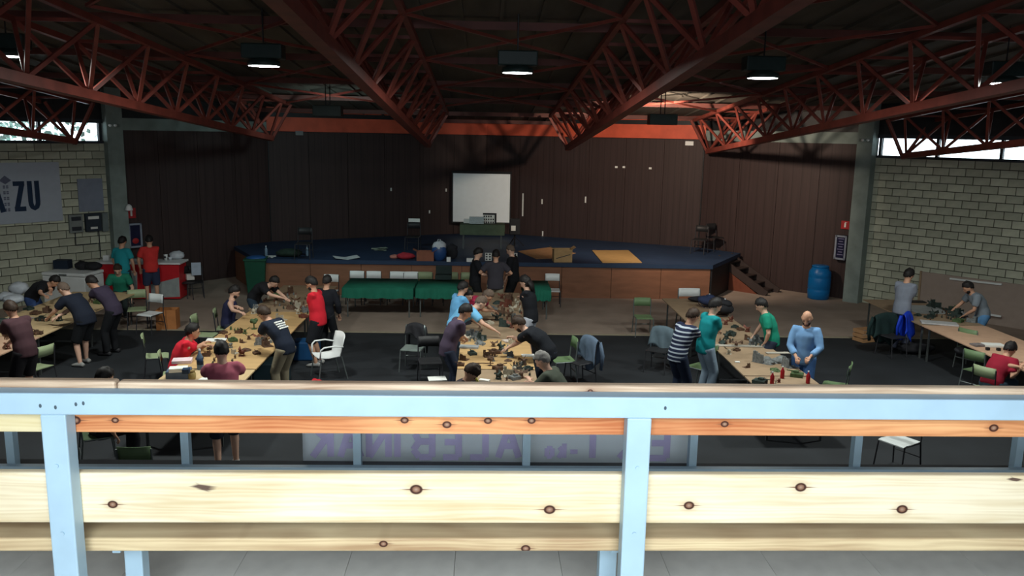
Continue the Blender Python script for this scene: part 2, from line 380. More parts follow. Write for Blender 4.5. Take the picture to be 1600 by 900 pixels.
for (tx, ty), lab, SL in zip(TX, names, SLT):
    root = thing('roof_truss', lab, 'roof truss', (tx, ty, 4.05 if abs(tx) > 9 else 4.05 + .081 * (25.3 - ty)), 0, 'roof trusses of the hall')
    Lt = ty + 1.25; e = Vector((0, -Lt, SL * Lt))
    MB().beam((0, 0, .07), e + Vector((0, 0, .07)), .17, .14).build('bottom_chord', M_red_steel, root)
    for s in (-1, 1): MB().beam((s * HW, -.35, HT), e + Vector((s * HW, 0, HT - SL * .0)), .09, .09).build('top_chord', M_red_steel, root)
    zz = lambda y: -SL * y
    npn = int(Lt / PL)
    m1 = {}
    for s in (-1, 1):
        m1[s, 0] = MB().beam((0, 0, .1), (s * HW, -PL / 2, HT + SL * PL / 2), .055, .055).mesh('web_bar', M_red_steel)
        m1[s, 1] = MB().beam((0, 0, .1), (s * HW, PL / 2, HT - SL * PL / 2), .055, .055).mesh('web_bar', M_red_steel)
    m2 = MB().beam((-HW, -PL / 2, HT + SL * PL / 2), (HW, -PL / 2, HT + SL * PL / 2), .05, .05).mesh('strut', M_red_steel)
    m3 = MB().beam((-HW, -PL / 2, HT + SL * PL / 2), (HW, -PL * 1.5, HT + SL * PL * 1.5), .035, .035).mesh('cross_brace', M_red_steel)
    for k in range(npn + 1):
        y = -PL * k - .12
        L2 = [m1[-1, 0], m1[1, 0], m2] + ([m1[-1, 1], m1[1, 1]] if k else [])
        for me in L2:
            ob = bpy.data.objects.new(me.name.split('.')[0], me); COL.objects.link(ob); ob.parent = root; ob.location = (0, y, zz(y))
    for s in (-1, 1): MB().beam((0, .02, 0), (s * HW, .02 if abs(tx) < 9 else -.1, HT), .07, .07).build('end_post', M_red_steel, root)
SL = .081
# slender horizontal cross bracing between the two big trusses and in the next bays
br = MB()
for (x0, x1) in ((-1.17, 1.87), (-5.42, -2.33), (3.03, 6.27)):
    for Y in (23, 19.3, 15.6, 11.9, 8.2, 4.5):
        for a, b in (((x0, Y), (x1, Y - 3.7)), ((x1, Y), (x0, Y - 3.7))):
            MB().beam((a[0], a[1], roofz(a[1]) - .26), (b[0], b[1], roofz(b[1]) - .26), .045, .045).build('roof_brace', M_red_steel, roof)
# --- upper stand (balcony) floor
FZ = 2.9
bal = MB(); bal.box((0, .55, FZ - .16), (26, 6.3, .26)); st = struct(bal.build('balcony_slab', M_concrete))
M_tile = hexmat('grey terrazzo tile', 206, 206, 198, rough=.6, var=.06, scale=14)
tm = MB().box((0, 0, 0), (.3985, .3985, .03)).mesh('tile', M_tile)
for i in range(-6, 7):
    for j in range(7):
        ob = bpy.data.objects.new('tile', tm); COL.objects.link(ob); ob.parent = st; ob.location = (i * .4 + .1, 3.35 - .4 * j, FZ - .015)
o = MB()
for i in list(range(-30, -6)) + list(range(7, 31)):
    for j in range(7): o.box((i * .4 + .1, 3.35 - .4 * j, FZ - .015), (.3985, .3985, .03))
o.build('outer_tiles', M_tile, st, kind='stuff')
MB().box((0, 3.62, FZ + .03), (26, .16, .10)).build('kerb', hexmat('grey kerb', 84, 86, 88, rough=.8), st)
o = MB(); o.box((0, 1.0, 1.35), (26, .2, 2.7)); struct(o.build('wall_under_balcony', M_concrete))
# ================================================================== STAND BENCH, GUARD RAIL, BANNER (foreground)
bench = thing('spectator_bench', 'long wooden bench with pale blue steel frame across the foreground', 'bench', (0, 0, 0), .35)
def bx(name, x0, x1, y0, y1, z0, z1, m, parent, bev=.004):
    return MB().box(((x0 + x1) / 2, (y0 + y1) / 2, (z0 + z1) / 2), (x1 - x0, y1 - y0, z1 - z0)).build(name, m, parent, bevel=bev)
bx('top_rail', -4.4, 4.6, 2.2, 2.255, 3.726, 3.787, M_steel_blue, bench)
M_mark = hexmat('dark scuff', 70, 85, 92)
for x in (-4.4, -2.75, -1.155, .45, 2.06, 3.66):
    p = bx('post', x - .034, x + .034, 2.2, 2.255, FZ + .005, 3.726, M_steel_blue, bench)
    bo = MB()
    for z in (3.38, 3.58): bo.tube([(x, 2.203, z), (x, 2.196, z)], .006, 8)
    bo.build('bolt', M_steel_blue, p)
    bx('base_plate', x - .06, x + .06, 2.17, 2.29, FZ + .001, FZ + .012, M_steel_blue, p, .001)
for x, z in ((-1.185, 3.752), (-1.145, 3.748), (-1.09, 3.757), (-1.07, 3.760), (.52, 3.757)):
    MB().ell((x, 2.1995, z), (.004, .0015, .006), 6, 4).build('paint_chip', M_mark, bench)
cA0, cA1 = srgb(178, 104, 62), srgb(232, 172, 118)
cB0, cB1 = srgb(206, 184, 140), srgb(238, 226, 196)
K = lambda pts, Y, r: [(aty(px, py, Y).x, aty(px, py, Y).z, rr) for px, py, rr in pts]
mAc = wood_board_mat('reddish pine board', cA0, cA1, K([(640, 656, .009), (706, 663, .010), (770, 657, .009), (838, 657, .009), (128, 655, .012), (190, 655, .008)], 2.26, 0))
mAr = wood_board_mat('reddish pine board right', cA0, cA1, K([(1140, 663, .009), (1562, 670, .011)], 2.26, 0))
mAl = wood_board_mat('pale pine board', srgb(212, 196, 150), srgb(238, 228, 190), [])
mB = wood_board_mat('pale knotty pine board', cB0, cB1, K([(186, 786, .011), (658, 764, .014), (866, 796, .013), (1084, 790, .012), (1259, 762, .013), (1418, 797, .013), (-200, 780, .012)], 2.26, 0), K([(318, 757, 0)], 2.26, 0) and [(aty(320, 756, 2.26).x, aty(320, 756, 2.26).z, .045, .028), (aty(1596, 752, 2.26).x, aty(1596, 752, 2.26).z, .03, .02)])
mC = wood_board_mat('weathered pine seat board', srgb(170, 140, 104), srgb(222, 202, 160), K([(383, 834, .010), (606, 852, .010), (829, 860, .011), (1508, 833, .013)], 2.29, 0))
mCap = wood_board_mat('weathered cap board', srgb(150, 118, 92), srgb(222, 200, 172), K([(930, 612, .006)], 2.262, 0))
# upper backrest boards (three lengths butted behind the posts), lower backrest boards, seat boards
for x0, x1, m in ((-4.3, -1.16, mAl), (-1.155, .455, mAc), (.46, 4.5, mAr)):
    bx('backrest_board', x0, x1, 2.257, 2.285, 3.655, 3.748, m, bench, .005)
for x0, x1 in ((-4.3, -1.16), (-1.155, .455), (.46, 4.5)):
    bx('lower_backrest_board', x0, x1, 2.257, 2.287, 3.383, 3.536, mB, bench, .006)
bx('seat_board', -4.3, 4.5, 2.30, 2.445, 3.272, 3.314, mC, bench, .006)
bx('seat_board', -4.3, 4.5, 2.455, 2.60, 3.272, 3.314, mC, bench, .006)
for x in (-2.69, -1.085, .425, 2.1, 3.7):
    l = bx('leg', x - .028, x + .028, 2.47, 2.525, FZ + .005, 3.27, M_steel_blue, bench)
    bx('seat_bracket', x - .012, x + .012, 2.36, 2.6, 3.235, 3.268, M_steel_blue, l, .001)
bx('cap_board', -4.3, -1.01, 2.262, 2.30, 3.752, 3.803, mCap, bench, .008)
bx('cap_board', -1.006, 4.5, 2.262, 2.30, 3.752, 3.801, mCap, bench, .008)
# front guard rail with its posts
gr = thing('guard_rail', 'low pale blue steel guard rail along the balcony edge behind the bench', 'railing', (0, 0, 0), .35)
MB().box((0, 3.46, 3.047), (20, .03, .018)).build('bottom_bar', M_steel_blue, gr)
MB().box((0, 3.50, 3.36), (20, .05, .04)).build('top_bar', M_steel_blue, gr)
for k in range(-7, 9):
    x = .205 + .745 * k + .01
    MB().box((x, 3.50, 3.18), (.034, .04, .32)).build('post', M_steel_blue, gr)
MB().box((0, 3.5, 2.99), (20, .05, .02)).build('foot_plate', M_steel_blue, gr)
# banner hung on the hall side of the guard: seen from behind through the cloth
bn = thing('banner', 'white cloth banner with large purple lettering seen from behind, tied to guard rail', 'banner', (0, 0, 0), .35)
def bw(px): return aty(px, 705, 3.72).x
M_ban = mat('white banner cloth', (.86, .93, .98), rough=.9, var=.04, scale=4)
def _tl(M, w):
    B = M.node_tree.nodes['Principled BSDF']; B.inputs['Transmission Weight'].default_value = 0
    B.inputs['Subsurface Weight'].default_value = 0; return M
xl, xr = bw(481), bw(1092); nx = 60
o = MB(); vs = []; fs = []
for i in range(nx + 1):
    x = xl + (xr - xl) * i / nx
    for j in range(5): vs.append((x, 3.72 + .003 * sin(i * .8 + j) + .003 * sin(i * .33), 2.955 + (3.325 - 2.955) * j / 4))
for i in range(nx):
    for j in range(4): fs.append((i * 5 + j, i * 5 + 5 + j, i * 5 + 6 + j, i * 5 + 1 + j))
o.add(vs, fs); nb_ = M_ban.node_tree; tr_ = nb_.nodes.new('ShaderNodeBsdfTranslucent'); tr_.inputs[0].default_value = (.88, .95, 1, 1); ms_ = nb_.nodes.new('ShaderNodeMixShader'); ms_.inputs[0].default_value = .6
nb_.links.new(nb_.nodes['Principled BSDF'].outputs[0], ms_.inputs[1]); nb_.links.new(tr_.outputs[0], ms_.inputs[2]); nb_.links.new(ms_.outputs[0], nb_.nodes['Material Output'].inputs[0])
cl = o.build('cloth', M_ban, bn, True); sm = cl.modifiers.new('s', 'SOLIDIFY'); sm.thickness = .002
M_let = mat('mauve banner paint', (.50, .46, .70), rough=.9, var=.12, scale=8)
def letter(ch, px0, px1, h0=.0, h1=.150, name='letter'):
    """painted block letter; strokes on a unit grid, x mirrored because we are behind the cloth"""
    t = .15
    S = {'K': [((0, 0), (0, 1)), ((0, .45), (1, 1)), ((.25, .6), (1, 0))], 'A': [((0, 0), (.5, 1)), ((1, 0), (.5, 1)), ((.22, .38), (.78, .38))],
         'N': [((0, 0), (0, 1)), ((0, 1), (1, 0)), ((1, 0), (1, 1))], 'I': [((.5, 0), (.5, 1))], 'B': [((0, 0), (0, 1)), ((0, 0), (.7, 0)), ((.7, 0), (1, .25)), ((1, .25), (.7, .52)), ((.7, .52), (0, .52)), ((.7, .52), (.9, .76)), ((.9, .76), (.7, 1)), ((.7, 1), (0, 1))],
         'E': [((0, 0), (0, 1)), ((0, 0), (1, 0)), ((0, .5), (.9, .5)), ((0, 1), (1, 1))], 'L': [((0, 0), (0, 1)), ((0, 0), (1, 0))],
         'k': [((0, 0), (0, 1)), ((0, .35), (.9, .75)), ((.3, .45), (1, 0))], 'o': [((.15, .1), (.85, .1)), ((.85, .1), (.85, .85)), ((.85, .85), (.15, .85)), ((.15, .85), (.15, .1))], '-': [((.1, .5), (.9, .5))]}[ch]
    xa, xb = bw(px0), bw(px1); w = xb - xa; zb0 = 2.998; q = MB()
    for n_, ((u0, v0), (u1, v1)) in enumerate(S):
        y = 3.7125 - .0006 * n_
        th = .031 if h1 > .1 else .022
        a = (xb - u0 * w, y, zb0 + h0 + v0 * h1); b = (xb - u1 * w, y, zb0 + h0 + v1 * h1)
        q.beam(a, b, th, .001, 0, Vector((0, 1, 0)))
    return q.build(name, M_let, bn)
for ch, a, b in (('K', 497, 525), ('A', 540, 572), ('N', 585, 615), ('I', 624, 634), ('B', 654, 683), ('E', 700, 724), ('L', 742, 766), ('A', 786, 818), ('I', 926, 940), ('K', 975, 1008), ('E', 1022, 1049)):
    letter(ch, a, b)
letter('o', 860, 872, 0, .055); letter('k', 880, 889, 0, .07); letter('-', 897, 911, .02, .02)
# ================================================================== STAGE
SF, SZ = 22.75, 1.0
stg = bpy.data.objects.new('stage', None); COL.objects.link(stg); struct(stg)
M_stage = hexmat('dark blue stage floor', 40, 58, 84, rough=.55, var=.14, scale=1.5)
M_sfront = hexmat('brown stage front panel', 134, 92, 70, rough=.6, var=.12, scale=2, stretch=(1, 1, 5))
deck = [(-6.25, SF), (6.35, SF), (7.9, 25.3), (6.85, 26.5), (0, 29.75), (-6.75, 26.4), (-7.6, 25.2)]
o = MB(); o.prism(deck, SZ - .11, SZ); o.build('deck', M_stage, stg)
for k in range(9):
    x0 = -6.2 + k * 12.5 / 9; MB().box((x0 + 12.5 / 18, SF + .06, .445), (12.5 / 9 - .012, .04, .87)).build('front_panel', M_sfront, stg)
for (a, b) in (((6.33, SF + .05), (7.85, 25.3)), ((-6.22, SF + .05), (-7.55, 25.2))):
    MB().beam((a[0], a[1], .445), (b[0], b[1], .445), .05, .88).build('side_panel', M_black if a[0] > 0 else M_sfront, stg)
o = MB(); o.box((.05, SF + .15, .45), (12.3, .05, .88)); o.build('inner_backing', M_black, stg)
# stairs down along the right facet of the back wall
stt = thing('stage_stairs', 'dark open stairs beside the right end of the blue stage', 'stairs')
dd = Vector((KR.x - CRn.x, KR.y - CRn.y)).normalized(); nn = Vector((dd.y, -dd.x))
nn = nn if nn.y < 0 else -nn
A0 = Vector((7.35, 25.35)); M_step = hexmat('dark stair tread', 58, 48, 46, rough=.6)
for k in range(5):
    c = A0 + dd * (.28 * k + .5) + nn * .35; z = 1.0 - .18 * (k + 1)
    MB().box((c.x, c.y, z), (.27, .75, .035), 0, Matrix.Rotation(math.atan2(dd.y, dd.x), 3, 'Z')).build('tread', M_step, stt)
for s in (-.02, .74):
    a = A0 + dd * .25 + nn * s; b = A0 + dd * 1.9 + nn * s
    MB().beam((a.x, a.y, .93), (b.x, b.y, .04), .05, .22).build('stringer', M_step, stt)
a = A0 + dd * .3 + nn * .7; b = A0 + dd * 1.62 + nn * .7
o = MB(); p = [(a.x, a.y, .0), (b.x, b.y, .0), (a.x, a.y, .78)]; q = [(x + nn.x * .03, y + nn.y * .03, z) for x, y, z in p]
o.add(p + q, [(0, 1, 2), (5, 4, 3), (0, 3, 4, 1), (1, 4, 5, 2), (2, 5, 3, 0)]); o.build('side_infill', hexmat('reddish brown panel', 110, 62, 46, rough=.6), stt)
# ================================================================== TABLES
M_tleg = mat('dark grey steel leg', (.10, .11, .11), rough=.4, metal=.4)
def table_proto(w, l, top, name='gaming_table', trim=None):
    t = thing(name, 'x', 'table', (0, 0, 0))
    MB().box((0, 0, .738), (w, l - .012, .024)).build('tabletop', top, t, bevel=.003)
    f = MB()
    for s in (-1, 1):
        f.box((s * (w / 2 - .12), 0, .71), (.03, l - .2, .035)); f.box((0, s * (l / 2 - .12), .71), (w - .24, .03, .035))
    f.build('frame', M_tleg, t)
    lm = MB().box((0, 0, .35), (.032, .032, .70)).mesh('leg', M_tleg)
    for sx in (-1, 1):
        for sy in (-1, 1):
            o = bpy.data.objects.new('leg', lm); COL.objects.link(o); o.parent = t; o.location = (sx * (w / 2 - .12), sy * (l / 2 - .12), 0)
    return t
M_ply2 = hexmat('pale plywood board', 198, 172, 132, rough=.6, var=.08, stretch=(3, .5, 1)); M_ply3 = hexmat('grey brown board', 150, 128, 104, rough=.7, var=.08)
M_ply4 = hexmat('pinkish chipboard', 196, 160, 134, rough=.7, var=.06)
T0 = 'wooden topped gaming table, '
tabs = [
 # x centre, width, [ (ycentre,len,mat,label) ]
 (.20, 1.26, [(12.35, 1.25, M_ply3, 'nearest table of the middle row, half hidden by the bench'), (14.0, 2.0, M_ply, 'yellowish table of the middle row between the purple shirted and olive shirted men'),
              (16.05, 2.05, M_ply3, 'third table of the middle row where the crouching men in black and blue reach in'), (18.35, 2.5, M_ply3, 'farthest table of the middle row beside the long haired man')]),
 (-4.27, 1.30, [(12.1, 1.5, M_ply2, 'near table left of the pink shirted man with boxes and a bottle'), (13.95, 2.15, M_ply, 'large yellow table between the red shirted sitter and the khaki trousers'),
                (16.1, 2.1, M_ply, 'table beside the man in the navy tank top'), (18.7, 3.0, M_ply3, 'farthest table of that row, in front of the red shirted standing man')]),
 (-8.72, 1.46, [(13.6, 2.4, M_ply4, 'orange lit table at the left picture edge'), (15.8, 1.95, M_ply2, 'left table under the hands of the stooping men in black'), (17.95, 2.2, M_ply2, 'far left table in front of the white chest')]),
 (4.71, 1.06, [(12.25, 1.0, M_ply3, 'nearest right hand table with the red bottles'), (13.75, 1.95, M_ply3, 'bare table corner in front of the bald man in the blue shirt'), (15.8, 2.0, M_ply3, 'right hand table between the two green shirted men'), (18.0, 2.3, M_ply3, 'far right hand table carrying the black rucksack')]),
 (9.76, 1.36, [(12.9, 1.7, M_ply4, 'table by the maroon shirted sitter at the right edge'), (15.2, 2.8, M_ply4, 'long bare pinkish table behind the maroon shirted sitter'), (18.0, 2.7, M_ply3, 'farthest right table between the two grey shirted men')]),
]
for xc, w, L_ in tabs:
    for yc, l, mm, lab in L_:
        t = table_proto(w, l, mm); t.location = (xc, yc, 0); t['label'] = lab; t['group'] = 'plywood gaming tables in long rows'
TZ = .752
# green covered tables in front of the stage
M_green = hexmat('dark green tablecloth', 28, 104, 84, rough=.85, var=.12, scale=3)
def cloth_table(x0, x1, y0, y1, lab):
    t = thing('covered_table', lab, 'table', ((x0 + x1) / 2, (y0 + y1) / 2, 0), 0, 'green covered tables before the stage')
    w, l = x1 - x0, y1 - y0
    MB().box((0, 0, .735), (w, l, .025)).build('tabletop', M_tleg, t)
    for sx in (-1, 1):
        for sy in (-1, 1): MB().tube([(sx * (w / 2 - .1), sy * (l / 2 - .1), 0), (sx * (w / 2 - .1), sy * (l / 2 - .1), .72)], .018, 8).build('leg', M_chrome, t)
    o = MB(); n = 28; ring = []
    per = [(-w / 2 + w * i / n, -l / 2) for i in range(n)] + [(w / 2, -l / 2 + l * i / 10) for i in range(10)] + [(w / 2 - w * i / n, l / 2) for i in range(n)] + [(-w / 2, l / 2 - l * i / 10) for i in range(10)]
    N = len(per); vs = []
    for j, z in enumerate((.752, .745, .62, .50)):
        for i, (x, y) in enumerate(per):
            k = 1 + (.012 + .006 * j) ; wv = .012 * j * sin(i * 1.7)
            vs.append((x * k + (wv if abs(abs(x) - w / 2) < .01 else 0), y * (k + .01 * j) + (wv if abs(abs(y) - l / 2) < .01 else 0), z + .01 * sin(i * .9) * (j == 3)))
    fs = [(N - 1 - i if i else N - 1, i, i + 1, N - 2 - i) for i in range(0)] + [(j * N + i, j * N + (i + 1) % N, (j + 1) * N + (i + 1) % N, (j + 1) * N + i) for j in range(3) for i in range(N)]
    o.add(vs, fs); o.box((0, 0, .748), (w * 1.012, l * 1.012, .008)); c = o.build('green_cloth', M_green, None, True); c.location = t.location; c.location.z += .004
    tag(c, 'dark green cloth hanging over the ' + lab.split(',')[0].replace('green covered ', ''), 'tablecloth')
    return t
cloth_table(-3.45, -1.75, 19.95, 21.3, 'green covered left table, below the row of white chair backs')
cloth_table(-1.68, -.55, 20.0, 21.3, 'green covered middle table, holding the dark case')
cloth_table(.98, 1.62, 19.9, 21.3, 'green covered right table, behind the long haired man in black')
# ================================================================== CHAIRS
def school_chair(back, seat, tube, label, name='chair', hz=.84):
    t = thing(name, label, 'chair')
    q = MB(); vs = []; n = 8        # curved backrest plate
    for i in range(n + 1):
        u = -1 + 2 * i / n; x = .19 * u; y = -.20 - .028 * (1 - u * u)
        vs += [(x, y - .03, hz), (x, y, hz - .19), (x, y + .012 - .03, hz), (x, y + .012, hz - .19)]
    fs = []
    for i in range(n):
        a, b = i * 4, i * 4 + 4; fs += [(a, b, b + 1, a + 1), (a + 2, a + 3, b + 3, b + 2), (a, a + 2, b + 2, b), (a + 1, b + 1, b + 3, a + 3)]
    fs += [(0, 1, 3, 2), (n * 4, n * 4 + 2, n * 4 + 3, n * 4 + 1)]
    q.add(vs, fs); q.build('backrest', back, t, True)
    s = MB(); vs = []
    for i in range(7):
        y = -.19 + .38 * i / 6; z = .45 - .012 * sin(pi * i / 6) - (.02 if i == 6 else 0)
        for x in (-.19, .19): vs += [(x, y, z), (x, y, z - .014)]
    fs = []
    for i in range(6):
        a, b = i * 4, i * 4 + 4; fs += [(a, a + 2, b + 2, b), (a + 1, b + 1, b + 3, a + 3), (a, b, b + 1, a + 1), (a + 2, a + 3, b + 3, b + 2)]
    fs += [(0, 1, 3, 2), (24, 26, 27, 25)]
    s.add(vs, fs); s.build('seat', seat, t)
    for sx in (-1, 1):
        MB().tube([(sx * .21, -.24, 0), (sx * .195, -.19, .43), (sx * .195, -.225, hz - .03)], .012, 6).build('rear_leg', tube, t)
        MB().tube([(sx * .21, .22, 0), (sx * .195, .17, .425), (sx * .195, -.17, .43)], .012, 6).build('front_leg', tube, t)
    MB().tube([(-.2, -.215, .22), (.2, -.215, .22)], .009, 6).build('stretcher', tube, t)
    return t
M_cwhite = mat('glossy white chair plate', (.80, .84, .84), rough=.25, var=.02)
M_colive = hexmat('pale olive chair plate', 150, 164, 128, rough=.45, var=.05)
M_cgreen = hexmat('green chair plate', 104, 128, 92, rough=.5, var=.08)
M_cblack = mat('black chair plate', (.02, .02, .022), rough=.5)
M_tubed = mat('dark chair tube', (.03, .03, .035), rough=.4)
GR = 'school chairs with steel tube legs'
def chair_at(p, rz, label, kind, proto={}):
    P_ = {'white': (M_cwhite, M_cwhite, M_tubed), 'olive': (M_colive, M_colive, M_tubed), 'green': (M_cgreen, M_cgreen, M_chrome), 'black': (M_cblack, M_cblack, M_tubed), 'grey': (M_chrome, hexmat('grey seat', 110, 120, 116), M_chrome)}
    if kind not in proto:
        proto[kind] = school_chair(*P_[kind], label); t = proto[kind]; t.location = (p[0], p[1], p[2] if len(p) > 2 else 0); t.rotation_euler = (0, 0, radians(rz)); t['group'] = GR; return t
    return copy_tree(proto[kind], (p[0], p[1], p[2] if len(p) > 2 else 0), rz, label, GR)
# row behind the green tables (backs to the stage, facing the hall would hide them: plates face us)
cz = .80
for px, kind, lab in ((515, 'white', 'white backed chair behind the red shirted man, left of the green tables'), (555, 'white', 'first white backed chair behind the green tables, from the left'), (583, 'white', 'second white backed chair behind the green tables, from the left'),
                (619, 'white', 'third white backed chair behind the green tables, from the left'), (642, 'white', 'white backed chair overlapping the olive one behind the green tables'), (664, 'olive', 'leftmost olive backed chair behind the green tables'),
                (705, 'olive', 'olive backed chair behind the dark case'), (731, 'olive', 'olive backed chair left of the three standing men'), (864, 'white', 'white backed chair at the right end of the green tables')):
    p = aty(px, 418 if px != 515 else 423, 21.75 if px != 515 else 21.2); chair_at((p.x, 21.7 if px != 515 else 21.1, 0), 180 + random.uniform(-6, 6), lab, kind)
chair_at(atz(300, 466, 0), 250, 'dark chair with hung paper between the red counter and the green bin', 'black')
chair_at(atz(328, 470, 0) + Vector((-.5, .4, 0)), 200, 'dark chair just behind the chair with hung paper', 'black')
def on(px, py, z=0): q = atz(px, py, z); return (q.x, q.y, z)
chair_at(on(216, 512), 200, 'olive backed chair below the red shirted man, left of the crate', 'olive')
chair_at(on(236, 520), 160, 'white seated chair with dark frame next to the orange crate', 'white')
chair_at(on(248, 592), -70, 'pale olive chair behind the seated red shirted man', 'olive')
chair_at(on(323, 556), -90, 'small olive chair between the red shirted sitter and the tank top man', 'olive')
chair_at(on(645, 578), 170, 'grey steel chair with a black bag, left of the middle row', 'grey')
chair_at(on(878, 597), 100, 'green backed chair behind the stooping man in black, right of the middle row', 'green')
chair_at(on(1004, 524), 180, 'green chair standing on the edge of the pale floor', 'green')
chair_at(on(1027, 580), 150, 'chair under the hanging grey jacket', 'black')
chair_at(on(1092, 608), 40, 'overturned looking green chair at the feet of the striped shirt man', 'green')
chair_at(on(1300, 640), 60, 'green chair in front of the bald man in the blue shirt', 'green')
chair_at(on(60, 612), 70, 'olive chair beside the man in the dark brown T-shirt at the left edge', 'olive')
chair_at(on(1392, 556), 200, 'chair under the dark cloth and the bright blue jacket', 'black')
chair_at(on(1525, 615), -60, 'green chair behind the maroon shirted man', 'green')
chair_at(on(1515, 575), -60, 'green chair holding a black bag below the bare pinkish table', 'green')
q = atz(208, 709, .75); chair_at((q.x, q.y + .22, 0), 3, 'green backed chair seen through the gap under the upper board', 'green')
chair_at(on(1400, 735), 120, 'white chair seen through the gap right of the banner', 'white')
q = atz(1092, 396, 1.0); chair_at((q.x, q.y, 1.0), 150, 'left black chair on the right end of the stage', 'black')
q = atz(1116, 392, 1.0); chair_at((q.x, q.y, 1.0), 205, 'right black chair on the right end of the stage', 'black')
q = atz(645, 392, 1.0); chair_at((q.x, q.y, 1.0), 175, 'black chair with white paper on its back, on the stage', 'black')
q = atz(470, 408, 1.0); chair_at((q.x, q.y + .4, 1.0), 180, 'dark chair on the left part of the stage near the open booklet', 'black')
q = atz(905, 600, 0); chair_at((q.x, q.y, 0), 120, 'chair under the slate blue jacket beside the grey haired man', 'black')
chair_at(on(672, 600), 190, 'black chair with white papers on its seat behind the purple shirted man', 'black')
# white plastic armchair
def armchair(loc, rz):
    t = thing('plastic_armchair', 'white plastic armchair with thin metal legs left of the middle tables', 'chair', loc, rz)
    q = MB(); vs = []; n = 10
    prof = [(.22, .42), (.05, .40), (-.17, .42), (-.235, .50), (-.27, .66), (-.31, .84)]
    for y, z in prof:
        for i in range(n + 1):
            u = -1 + 2 * i / n; wd = .24 + .03 * (z > .6); vs.append((wd * u, y + .05 * u * u * (z > .45), z + (.02 * u * u if z < .45 else -.03 * u * u * (z > .8))))
    m_ = n + 1; fs = [(j * m_ + i, j * m_ + i + 1, (j + 1) * m_ + i + 1, (j + 1) * m_ + i) for j in range(len(prof) - 1) for i in range(n)]
    q.add(vs, fs); s = q.build('seat_shell', M_white, t, True); sm = s.modifiers.new('s', 'SOLIDIFY'); sm.thickness = .014
    for sx in (-1, 1):
        MB().tube([(sx * .25, -.22, .62), (sx * .29, -.05, .655), (sx * .29, .14, .65), (sx * .27, .20, .60), (sx * .25, .21, .42)], [(.022, .014)] * 5, 8).build('armrest', M_white, t, True)
        MB().tube([(sx * .25, .24, 0), (sx * .23, .18, .42)], .013, 8).build('front_leg', M_chrome, t)
        MB().tube([(sx * .25, -.30, 0), (sx * .22, -.2, .43)], .013, 8).build('rear_leg', M_chrome, t)
    return t
armchair(on(512, 590), 118)
c2 = school_chair(M_white, M_white, M_chrome, 'white plastic chair behind the far right hand table', 'plastic_chair', .86); c2.location = (4.95, 19.45, 0); c2.rotation_euler = (0, 0, pi); c2.scale = (1.35, 1, 1.05)
# ================================================================== PEOPLE
def remesh(mb, name, mats, voxel, smooth_n, parent, puff=0):
    me = mb.mesh('tmp', mats, True); ob = bpy.data.objects.new('tmp', me); COL.objects.link(ob)
    r = ob.modifiers.new('r', 'REMESH'); r.mode = 'VOXEL'; r.voxel_size = voxel; r.use_smooth_shade = True
    if smooth_n: s = ob.modifiers.new('s', 'SMOOTH'); s.factor = .5; s.iterations = smooth_n
    if puff: dp = ob.modifiers.new('d', 'DISPLACE'); dp.strength = puff; dp.mid_level = 0
    dg = bpy.context.evaluated_depsgraph_get(); ev = ob.evaluated_get(dg)
    nm = bpy.data.meshes.new_from_object(ev, depsgraph=dg)
    bpy.data.objects.remove(ob); bpy.data.meshes.remove(me)
    nm.name = name; nm.materials.clear()
    for q in (mats if isinstance(mats, (list, tuple)) else [mats]): nm.materials.append(q)
    nm.polygons.foreach_set('material_index', [0] * len(nm.polygons))
    o = bpy.data.objects.new(name, nm); COL.objects.link(o); o.parent = parent
    return o
def ik(a, target, l1, l2, hint):
    d = target - a; D = d.length; D = max(.12, D)
    if D > (l1 + l2) * .995: target = a + d.normalized() * (l1 + l2) * .995; D = (l1 + l2) * .995; d = target - a
    u = d.normalized(); h = hint - u * hint.dot(u)
    if h.length < 1e-3: h = u.orthogonal()
    h.normalize(); x = (l1 * l1 - l2 * l2 + D * D) / (2 * D); y = sqrt(max(0, l1 * l1 - x * x))
    return a + u * x + h * y, target
SKIN = [hexmat('skin', 196, 150, 124, rough=.55, var=.05, key='skin0'), hexmat('fair skin', 212, 170, 148, rough=.55, var=.05, key='skin1'), hexmat('tanned skin', 168, 122, 96, rough=.55, var=.05, key='skin2')]
M_eye = mat('dark eye', (.02, .015, .012), rough=.2); M_lip = hexmat('lips', 150, 84, 76, rough=.5)
M_sole = hexmat('pale shoe', 150, 150, 148, rough=.7); M_shoe = mat('dark shoe', (.03, .03, .034), rough=.6)
HAIR = {'black': mat('black hair', (.012, .010, .010), rough=.6, var=.3, scale=40), 'brown': mat('dark brown hair', (.035, .020, .013), rough=.6, var=.3, scale=40), 'grey': mat('cropped grey hair', (.22, .21, .20), rough=.8, var=.2, scale=60), 'buzz': mat('cropped hair', (.12, .085, .065), rough=.8, var=.2, scale=60)}
def cloth(r, g, b, key=None): return hexmat('fabric', r, g, b, rough=.9, var=.10, scale=5, bump=.15, key=key or 'fab%d_%d_%d' % (r, g, b))
